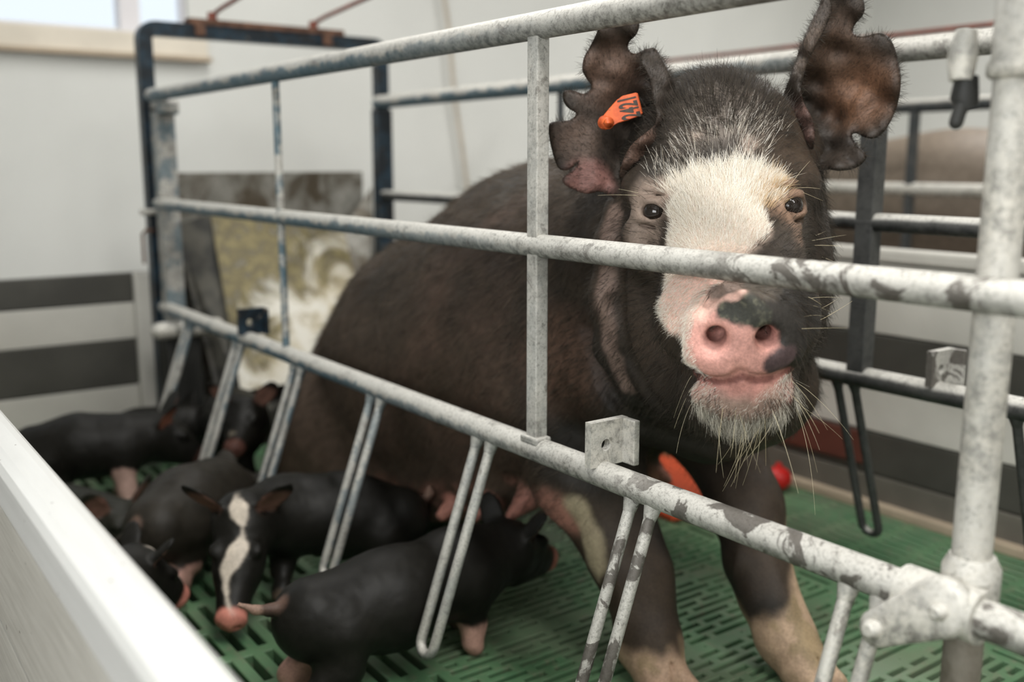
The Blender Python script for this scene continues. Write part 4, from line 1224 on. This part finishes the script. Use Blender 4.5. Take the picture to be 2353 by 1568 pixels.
# ---- ear tag
tc = W(1421, 254, 1.385)
ta = C_R * math.cos(math.radians(15)) + C_U * math.sin(math.radians(15)) + C_F * .10; ta /= np.linalg.norm(ta)
tb = np.cross(ta, C_F); tb /= np.linalg.norm(tb); tb = -tb if tb @ C_U < 0 else tb
tn = np.cross(ta, tb); tn = -tn if tn @ C_F > 0 else tn
S_ = 1.385 / FPX
prof = [(54, 27), (50, 30), (18, 30), (2, 24), (-22, 8), (-44, -8), (-52, -20), (-50, -30), (-40, -36), (-26, -33), (-8, -28), (16, -27), (46, -24), (53, -20)]
n = len(prof); b = MB()
def tp(x, y, z=0): return tc + ta * x * S_ + tb * y * S_ + tn * z
cx = sum(p_[0] for p_ in prof) / n; cy = sum(p_[1] for p_ in prof) / n
rings = [[tp(x, y, -.0015) for x, y in prof], [tp(x, y, .0012) for x, y in prof], [tp(cx + (x - cx) * .95, cy + (y - cy) * .94, .0021) for x, y in prof]]
b.add(sum(rings, []), [(i, (i + 1) % n, n + (i + 1) % n, n + i) for i in range(n)] + [(n + i, n + (i + 1) % n, 2 * n + (i + 1) % n, 2 * n + i) for i in range(n)] + [tuple(range(2 * n, 3 * n)), tuple(range(n))[::-1]])
etag = b.build('ear_tag', M['tag'], sow, label='orange ear tag with black number')
b = MB(); q0 = tp(-37, -20, 0); dr = tn * .95 - tb * .30 + ta * .10; dr /= np.linalg.norm(dr)
b.tube([q0 - dr * .004, q0 + dr * .004, q0 + dr * .013, q0 + dr * .0135, q0 + dr * .0125, q0 + dr * .004], [.0098, .0090, .0082, .0074, .0042, .0036], 20, cap=False)
b.tube([q0 + dr * .0045, q0 + dr * .0035], .0045, 16)
b.build('tag_stud', M['tag'], etag, label='orange hollow stud')
fc = bpy.data.curves.new('number', 'FONT'); fc.body = '2421'; fc.size = 1; fc.extrude = .01; fc.offset = .028; fc.align_x = 'CENTER'; fc.align_y = 'CENTER'
tmp = bpy.data.objects.new('number', fc); COL.objects.link(tmp)
bpy.context.view_layer.update()
me = bpy.data.meshes.new_from_object(tmp.evaluated_get(bpy.context.evaluated_depsgraph_get())); bpy.data.objects.remove(tmp); bpy.data.curves.remove(fc)
tv = np.array([v.co[:] for v in me.vertices]); tf = [tuple(p_.vertices) for p_ in me.polygons]; bpy.data.meshes.remove(me)
tv[:, 0] *= 24 / max(np.ptp(tv[:, 0]) / 2, 1e-6); tv[:, 1] *= 24 / max(np.ptp(tv[:, 1]) / 2, 1e-6)
# the digits read down the tag's far end, turned a quarter
pts = [tp(27 - y_ * .95, x_, .0022 + (z_ + .01) * .02) for x_, y_, z_ in tv]
put_mesh('tag_number', pts, tf, M['ink'], etag, label='hand inked black number')


# ---- bristles
def scatter(V, F, wt, n):
    T = np.asarray(F)
    if T.shape[1] == 4: T = np.concatenate([T[:, [0, 1, 2]], T[:, [0, 2, 3]]])
    ar = np.linalg.norm(np.cross(V[T[:, 1]] - V[T[:, 0]], V[T[:, 2]] - V[T[:, 0]]), axis=1) * wt[T].mean(1)
    k = RNG.choice(len(T), n, p=ar / ar.sum()); u = RNG.random((n, 2)); fl = u.sum(1) > 1; u[fl] = 1 - u[fl]
    w = np.stack([1 - u.sum(1), u[:, 0], u[:, 1]], 1)
    return T[k], w


def bristles(name, roots, nrm, flow, length, lift, r0, mat, curl=.25, pts=5, label=None):
    n = len(roots)
    t = flow - nrm * (flow * nrm).sum(1, keepdims=True); t /= np.linalg.norm(t, axis=1, keepdims=True) + 1e-9
    t = t + RNG.normal(0, .22, t.shape); lift = np.asarray(lift).reshape(-1, 1) * (1 + RNG.normal(0, .25, (n, 1)))
    d = t * 1.0 + nrm * lift; d /= np.linalg.norm(d, axis=1, keepdims=True)
    bend = t * curl + np.array([0, 0, -.10]) + RNG.normal(0, .10, t.shape) - nrm * curl * .35
    L = (length * (1 + RNG.normal(0, .28, n))).clip(length * .25 if np.isscalar(length) else length * .25, None)[:, None]
    P = np.empty((n, pts, 3))
    for i in range(pts):
        s_ = i / (pts - 1); P[:, i] = roots + d * L * s_ + bend * L * s_ * s_ * .6
    P[:, 0] -= nrm * .0012
    base = np.array(sow.location)
    hc = bpy.data.hair_curves.new(name); hc.add_curves([pts] * n)
    hc.attributes['position'].data.foreach_set('vector', (P - base).astype(np.float32).ravel())
    rad = np.tile(np.linspace(1, .22, pts) ** .8, (n, 1)) * r0 * (1 + RNG.normal(0, .2, (n, 1))).clip(.4, 1.8)
    ra = hc.attributes.get('radius') or hc.attributes.new('radius', 'FLOAT', 'POINT')
    ra.data.foreach_set('value', rad.astype(np.float32).ravel())
    hc.materials.append(mat); o = bpy.data.objects.new(name, hc); COL.objects.link(o); o.parent = sow
    tag(o, kind='stuff')
    if label: o['label'] = label
    return o


CROWN = near_pt(1652, 650)
px = to_px(SV); vis = sm(-((SV - CAM) * SN).sum(1) / np.linalg.norm(SV - CAM, axis=1), -.35, .0)
headw = sm(SV[:, 1], 1.42, 1.20) * sm(SV[:, 2], .40, .46) * vis
lum = CB.mean(1)
pale = sm(lum, .20, .38)
disc = patch(SV, [(1712, 780, .062), (1712, 740, .050), (1700, 830, .05), (1700, 880, .03), (1760, 850, .035)], .004, .0, 30, 1)
noeye = sm(eye_d, .019, .027)
snout = patch(SV, [(1600, 720, .06), (1640, 660, .06), (1570, 650, .04), (1700, 650, .05), (1590, 780, .05), (1700, 900, .05), (1700, 950, .05), (1640, 900, .04), (1790, 900, .04)], .01, .0, 30, 1)
orb = sm(eye_d, .05, .026)


def grow(name, wt, n, length, lift, r0, mat, flowf, curl=.25, label=None, pts=5):
    T, w = scatter(SV, SQ, wt, n)
    R = (SV[T] * w[:, :, None]).sum(1); N = (SN[T] * w[:, :, None]).sum(1); N /= np.linalg.norm(N, axis=1, keepdims=True)
    L = length(R) if callable(length) else np.full(n, length)
    return bristles(name, R, N, flowf(R, N), L, lift, r0, mat, curl, pts, label)


def face_flow(R, N):
    f = R - CROWN; f = f + C_U * .02
    f /= np.linalg.norm(f, axis=1, keepdims=True) + 1e-6
    return f + .35 * np.stack([fbm(R, 22, 81), fbm(R, 22, 82), fbm(R, 22, 83)], 1)


def body_flow(R, N):
    f = np.tile(np.array([.05, .75, -.65]), (len(R), 1))
    fh = R - CROWN; fh /= np.linalg.norm(fh, axis=1, keepdims=True) + 1e-6
    w_ = sm(np.linalg.norm(R - CROWN, axis=1), .16, .30)[:, None]
    return fh * (1 - w_) + f * w_ + .4 * np.stack([fbm(R, 14, 84), fbm(R, 14, 85), fbm(R, 14, 86)], 1)


def face_len(R):
    up = (R - CROWN) @ C_U
    return .0065 + .006 * sm(up, .05, .11) + .0095 * sm(up, .11, .155)


grow('pale_face_bristles', headw * pale * (1 - disc) * (1 - snout) * noeye * (1 - .6 * orb), 17000, face_len, .30, .00017, M['pale_hair'], face_flow, .3, 'dense cream bristles of the blaze')
ging = patch(SV, [(1765, 435, .020), (1785, 410, .014), (1745, 460, .012)], .01, .006, 40, 7) * noeye
grow('ginger_brow_bristles', ging * headw, 1500, .012, .3, .00016, M['ginger_hair'], face_flow, .35, 'ginger bristles over one eye')
poll = patch(SV, [(1600, 300, .018), (1720, 320, .03), (1760, 290, .022), (1690, 290, .02), (1640, 300, .016), (1580, 330, .02), (1530, 390, .016)], .015, .012, 40, 9) * headw
grow('pale_poll_bristles', poll, 420, .018, .40, .00014, M['pale_hair'], face_flow, .25, 'scattered pale bristles on the poll')
earroot = patch(SV, [(1440, 360, .05), (1440, 420, .035), (1850, 300, .05), (1850, 360, .035)], .012, .0, 30, 1)
dk = headw * (1 - .8 * earroot) * (1 - pale) * (1 - disc) * noeye * (1 - .7 * orb)
grow('dark_head_bristles', dk, 17000, .017, .42, .00022, M['dark_hair'], body_flow, .25, 'dark bristles of head and neck')
pollD = patch(SV, [(1600, 230, .05), (1660, 215, .05), (1730, 240, .045), (1560, 270, .03)], .03, .01, 30, 9) * headw
grow('dark_poll_bristles', pollD, 1800, .026, .7, .00024, M['dark_hair'], face_flow, .2, 'dark bristles on the poll')
bodyw = sm(SV[:, 1], 1.15, 1.35) * sm(SV[:, 2], .10, .2)
grow('body_bristles', bodyw * (SN @ -C_H > -.3), 34000, .022, .25, .00026, M['body_hair'], body_flow, .2, 'short dark body bristles')
chin = patch(SV, [(1640, 968, .015), (1690, 982, .017), (1745, 978, .016), (1795, 950, .012), (1612, 945, .010), (1830, 905, .008)], .010, .006, 40, 10)
grow('chin_beard', chin * headw, 1300, .0145, .5, .00015, M['beard_hair'], lambda R, N: np.tile(-C_U * 1.0, (len(R), 1)), .2, 'pale beard under the chin')
wk = patch(SV, [(1640, 960, .02), (1700, 985, .03), (1760, 975, .02), (1830, 900, .02), (1850, 830, .02), (1590, 880, .02)], .01, .004, 40, 11)
grow('muzzle_fuzz', headw * sm(lum, .17, .28) * snout * (1 - disc), 7000, .0045, .5, .00014, M['pale_hair'], lambda R, N: -C_R * .8 - C_U * .6 + np.zeros_like(R), .2, 'short pale fuzz on the muzzle')
grow('chin_whiskers', wk * headw, 34, .058, .9, .00021, M['whisker'], lambda R, N: np.tile(-C_U, (len(R), 1)) + .5 * (R - W(1712, 860, 1.2)) / .06, .35, 'long straw coloured whiskers', 8)
wk2 = patch(SV, [(1870, 540, .02), (1880, 600, .02), (1870, 700, .03), (1850, 780, .02), (1825, 420, .02), (1480, 445, .008)], .012, .004, 40, 12)
grow('cheek_whiskers', wk2 * headw, 18, .042, .6, .00020, M['whisker'], lambda R, N: np.sign((R - hd_c) @ C_R)[:, None] * C_R + C_U * .15, .35, 'sparse straw coloured cheek whiskers', 8)
# eyelashes
lr = []; ln = []
for c, a, u, n in EYES:
    for s_ in np.linspace(-.9, .9, 26):
        lr.append(c + a * .0135 * s_ + u * (.0102 - .004 * s_ * s_) + n * .0125); ln.append(n)
lr = np.array(lr); ln = np.array(ln)
bristles('eyelashes', lr, ln, np.tile(-C_U * .6, (len(lr), 1)) + ln, .011, 1.3, .00022, M['dark_hair'], .3, label='dark eyelashes')
# ear fringe and ear down
rr = []; rn = []; rf = []
for i, (V, F, n, bd) in enumerate(ears):
    h_ = len(V) // 2; V = V[:h_]; n = n[:h_]; bd = bd[:h_]
    F1 = F[:len(F) // 2]; cen = V.mean(0)
    T, w = scatter(V, F1, np.where(bd < 9, 1.0, .0) + .02, 1500 if i in (0, 2) else 500)
    R = (V[T] * w[:, :, None]).sum(1); N = (n[T] * w[:, :, None]).sum(1)
    # outward from the rim: away from the local interior
    G = np.array([((V[t] * np.maximum(bd[t], .3)[:, None]).sum(0) / np.maximum(bd[t], .3).sum()) for t in T])
    inn = G - V[T].mean(1); inn /= np.linalg.norm(inn, axis=1, keepdims=True) + 1e-6
    rr.append(R); rn.append(N); rf.append(-inn * 1.0 + .35 * (R - cen) / .1)
bristles('ear_fringe', np.concatenate(rr), np.concatenate(rn), np.concatenate(rf), 0.0095, .25, .00016, M['dark_hair'], .15, label='dark fringe along the torn ear edges')
rr = []; rn = []; rf = []
for i, (V, F, n, bd) in enumerate(ears):
    h_ = len(V) // 2; V = V[:h_]; n = n[:h_]; F1 = F[:len(F) // 2]
    T, w = scatter(V, F1, np.ones(h_), 4200 if i in (0, 2) else 1500)
    R = (V[T] * w[:, :, None]).sum(1); N = (n[T] * w[:, :, None]).sum(1)
    rr.append(R); rn.append(N); rf.append((R - W(1450, 400, 1.43) if i < 2 else R - W(1850, 340, 1.43)))
rf = np.concatenate(rf); rf /= np.linalg.norm(rf, axis=1, keepdims=True)
bristles('ear_down', np.concatenate(rr), np.concatenate(rn), rf, .0062, .40, .00013, M['dark_hair'], .2, label='short dark down on the ears')
